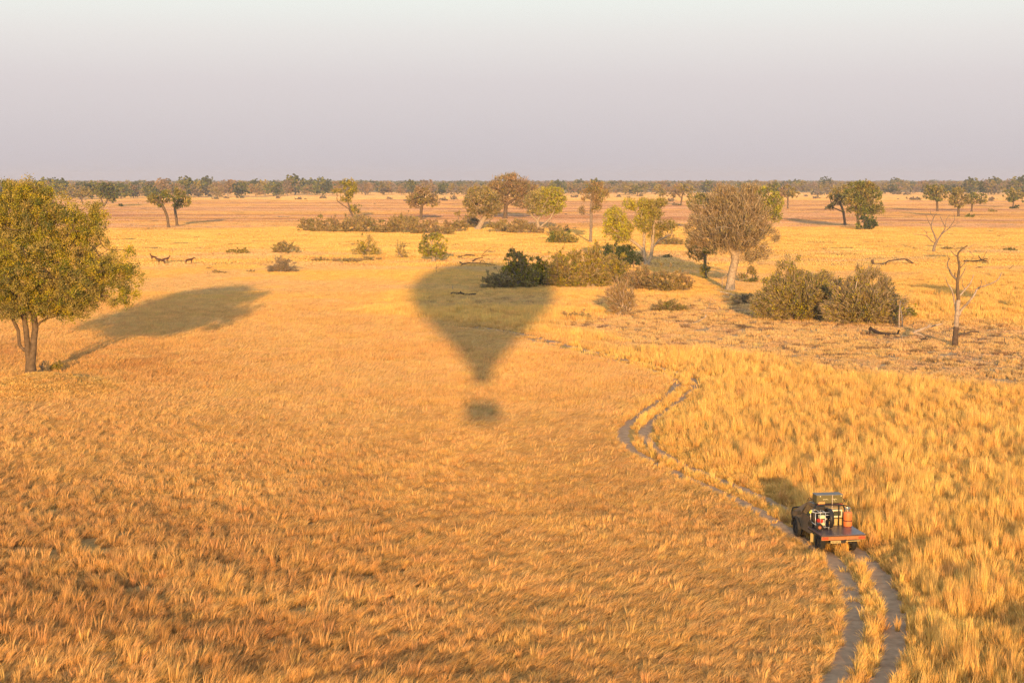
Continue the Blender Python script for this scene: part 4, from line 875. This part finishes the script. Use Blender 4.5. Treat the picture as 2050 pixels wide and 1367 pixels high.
part('frame', bm, m_alu, fn, True)
bm = bmesh.new(); V = []; Fq = []; K = 30
for i in range(K):
    a_ = 2*math.pi*i/K
    for rr_, xx in ((.43,.30),(.46,.30),(.47,.38),(.46,.50),(.43,.50)): V.append((xx, math.cos(a_)*rr_, .48+math.sin(a_)*rr_))
for i in range(K):
    for k in range(5): a_ = i*5; b_ = ((i+1) % K)*5; Fq.append((a_+k, b_+k, b_+(k+1) % 5, a_+(k+1) % 5))
bm.free(); link('duct', quads_mesh('duct', V, Fq, [m_blk]), fn)
bm = bmesh.new()
for i in range(6):
    a_ = math.pi*i/3; bxs(bm, 0, 0, .22, .03, .12, .40, 0, Matrix.Rotation(R(25), 3, 'Z')); bmesh.ops.translate(bm, vec=(0,0,0), verts=[])
    vv = bm.verts[-8:]; bmesh.ops.rotate(bm, cent=(0,0,0), matrix=Matrix.Rotation(a_, 3, 'X'), verts=vv); bmesh.ops.translate(bm, vec=(.40,0,.48), verts=vv)
part('blades', bm, m_dk, fn)
bm = bmesh.new()
for rr_ in (.15, .28, .40): pipe(bm, [(.51, math.cos(2*math.pi*i/20)*rr_, .48+math.sin(2*math.pi*i/20)*rr_) for i in range(21)], .005, 4)
part('guard', bm, m_dk, fn)
eng = bmesh.new(); bxs(eng, .0, -.10, .34, .26, .34, .26, .03); cyl(eng, (.10,-.10,.38), (.30,-.02,.46), .04); en = part('engine', eng, mat('engine_metal', (.35,.32,.28), .5), fn)
bm = bmesh.new(); bxs(bm, .0, -.16, .60, .28, .26, .16, .04); part('fuel_tank', bm, m_tank, en)
bm = bmesh.new(); cyl(bm, (-.13,-.16,.42), (-.20,-.18,.42), .10, .08, 16); cyl(bm, (-.06,-.30,.42), (-.06,-.26,.42), .09, k=16); part('recoil_starter', bm, m_redp, en)
bm = bmesh.new(); bxs(bm, .02, -.29, .27, .20, .04, .10, .01); part('air_filter', bm, m_tank, en)
for y_ in (-.50, .30):
    bm = bmesh.new(); V = []; Fq = []
    ring = [(math.cos(2*math.pi*i/20), math.sin(2*math.pi*i/20)) for i in range(20)]
    for c_, s_ in ring:
        for rr_, xx in ((.09,-.04),(.165,-.045),(.18,0),(.165,.045),(.09,.04)): V.append((-.22+(.0 if y_ < 0 else -.1)+c_*rr_, y_+xx, .18+s_*rr_))
    for i in range(20):
        for k in range(5): a_ = i*5; b_ = ((i+1) % 20)*5; Fq.append((a_+k, b_+k, b_+(k+1) % 5, a_+(k+1) % 5))
    bm.free(); w_ = link('wheel', quads_mesh('wheel', V, Fq, [m_rub]), fn)
    bm = bmesh.new(); x0 = -.22+(.0 if y_ < 0 else -.1); cyl(bm, (x0, y_-.06, .18), (x0, y_+.05, .18), .07, .098, 16); part('hub', bm, m_hub if y_ < 0 else m_dk, w_)
t_ = thing('black_holdall', 'dark bag lying against the cab behind the fan', 'bag', tloc(-.55, 1.77, .98), KR)
bm = bmesh.new(); bxs(bm, 0, 0, .42, .62, .13, .84, .05); bxs(bm, .05, -.03, .88, .5, .2, .16, .06); part('bag_body', bm, m_dk, t_, False); bm = bmesh.new(); pipe(bm, catmull([(-.15,-.07,.6),(-.1,-.12,.5),(.1,-.12,.5),(.15,-.07,.6)], 4), .012); part('handle', bm, m_blk, t_)
t_ = thing('lime_ribbon', 'scrap of lime green cloth tied to the fan frame', 'cloth', tloc(-1.18, 1.10, 1.86), KR)
bm = bmesh.new(); bxs(bm, -.02, 0, -.03, .10, .03, .12, .01, Matrix.Rotation(.5, 3, 'Y')); part('tail', bm, m_ylw, t_); bm = bmesh.new(); bxs(bm, .02, .02, .02, .09, .07, .07, .025); part('knot', bm, m_ylw, t_)
# gas cylinder
gc_ = thing('gas_cylinder', 'tall orange gas cylinder strapped upright at the right front corner of the deck', 'gas cylinder', tloc(.80, 1.60, .976), KR)
V = []; Fq = []; PR = [(.15,.0),(.19,.01),(.20,.04),(.20,.27),(.195,.285),(.20,.30),(.20,.62),(.185,.67),(.12,.70),(.03,.71)]
for z_i, (rr_, z_) in enumerate(PR):
    for j in range(24): V.append((math.cos(2*math.pi*j/24)*rr_, math.sin(2*math.pi*j/24)*rr_, z_))
    if z_i:
        for j in range(24): a_ = (z_i-1)*24; Fq.append((a_+j, a_+(j+1) % 24, a_+24+(j+1) % 24, a_+24+j))
link('tank', quads_mesh('tank', V, Fq, [m_cyl]), gc_)
bm = bmesh.new(); cyl(bm, (0,0,.265), (0,0,.305), .206, k=24); part('band', bm, m_dk, gc_)
bm = bmesh.new(); cyl(bm, (0,0,.70), (0,0,.80), .03, k=10); cyl(bm, (-.05,0,.80), (.05,0,.80), .02, k=8)
for i in range(4):
    a_ = math.pi/2*i+.4; pipe(bm, [(math.cos(a_)*.13, math.sin(a_)*.13, .66), (math.cos(a_)*.13, math.sin(a_)*.13, .86)], .012, 5)
pipe(bm, [(math.cos(2*math.pi*i/16)*.13, math.sin(2*math.pi*i/16)*.13, .86) for i in range(17)], .014, 5); part('valve_guard', bm, m_steel, gc_)
# ------------------------------------------------------------------ antelopes
m_fur = mat('dark_chestnut_fur', (.075,.032,.018), .9, var=.25, vscale=5); m_pale = mat('pale_rump_fur', (.62,.50,.36), .9); m_horn = mat('horn', (.06,.045,.035), .5)
def antelope(label, base, ang, head='up', sc=1.0):
    t = thing('antelope', label, 'antelope', at(*base), ang, 'antelopes grazing on the open plain'); t.scale = (sc, sc, sc)
    J = [((0,0,1.0),.20),((.30,0,1.06),.22),((.55,0,1.10),.20),((-.30,0,.98),.20),((-.55,0,.98),.17)]    # pelvis-to-shoulder along +x
    E = [(0,1),(1,2),(0,3),(3,4)]
    def ch(par, pts):
        for p_, r_ in pts: J.append((p_, r_)); E.append((par, len(J)-1)); par = len(J)-1
        return par
    if head == 'up': nk = ch(2, [((.74,0,1.28),.13),((.88,0,1.50),.085),((.95,0,1.62),.085),((1.10,0,1.57),.06),((1.22,0,1.50),.035)]); hp, hd = Vector((.93,0,1.70)), Vector((-.25,0,1))
    else: nk = ch(2, [((.78,0,1.24),.12),((.98,0,1.36),.085),((1.08,0,1.38),.085),((1.20,0,1.24),.06),((1.27,0,1.12),.035)]); hp, hd = Vector((1.05,0,1.46)), Vector((-.55,0,.85))
    for s_ in (-1, 1):
        st_ = .09*s_
        ch(2, [((.54,.12*s_,.88),.09),((.52+st_,.12*s_,.52),.045),((.53+st_,.12*s_,.30),.032),((.54+st_,.12*s_,.05),.035)])
        ch(4, [((-.52,.13*s_,.80),.12),((-.44-st_,.13*s_,.62),.065),((-.62-st_,.13*s_,.42),.038),((-.58-st_,.13*s_,.22),.028),((-.56-st_,.13*s_,.05),.034)])
        ch(nk-2, [((hp.x-.02,.10*s_,hp.z-.05),.03),((hp.x-.06,.19*s_,hp.z+.0),.012)])
    ch(4, [((-.70,0,.92),.03),((-.74,0,.70),.022),((-.73,0,.52),.03)])
    me = bpy.data.meshes.new('body'); me.from_pydata([j[0] for j in J], E, []); me.materials.append(m_fur)
    o = link('body', me, t); md = o.modifiers.new('skin', 'SKIN'); md.use_smooth_shade = True
    lay = me.skin_vertices[0].data if me.skin_vertices else None
    if lay is None:
        bpy.context.view_layer.objects.active = o; bpy.ops.object.modifier_remove(modifier='skin'); bpy.ops.object.modifier_add(type='SKIN'); lay = me.skin_vertices[0].data
    for q_, (p_, r_) in zip(lay, J): q_.radius = (r_, r_*1.05)
    lay[0].use_root = True; sb = o.modifiers.new('sub', 'SUBSURF'); sb.levels = sb.render_levels = 1
    for s_ in (-1, 1):
        bm = bmesh.new(); side = Vector((0, .35*s_, 0)); a_ = hp+Vector((0,.035*s_,-.06)); pipe(bm, [a_, a_+(hd+side)*.16, a_+(hd*.9+side*1.2)*.24, a_+(hd+side*.8)*.33], .017, 6); part('horn', bm, m_horn, t)
    bm = bmesh.new(); q_ = bmesh.ops.create_uvsphere(bm, u_segments=10, v_segments=8, radius=.16)['verts']; bmesh.ops.scale(bm, vec=(.35,.9,1.25), verts=q_); bmesh.ops.translate(bm, vec=(-.665,0,.90), verts=q_); part('rump_patch', bm, m_pale, t, True)
    return t
antelope('leftmost antelope, facing left with its head up', (309,524), R(165), 'up', 1.0)
antelope('antelope standing side on in front of another, head to the left', (324,531), R(185), 'low', 1.05)
antelope('antelope facing right, partly behind its neighbour', (331,528), R(20), 'up', .98)
antelope('lone antelope walking right with lowered head', (378,531), R(12), 'low', 1.1)
print('script', time.time()-T0)
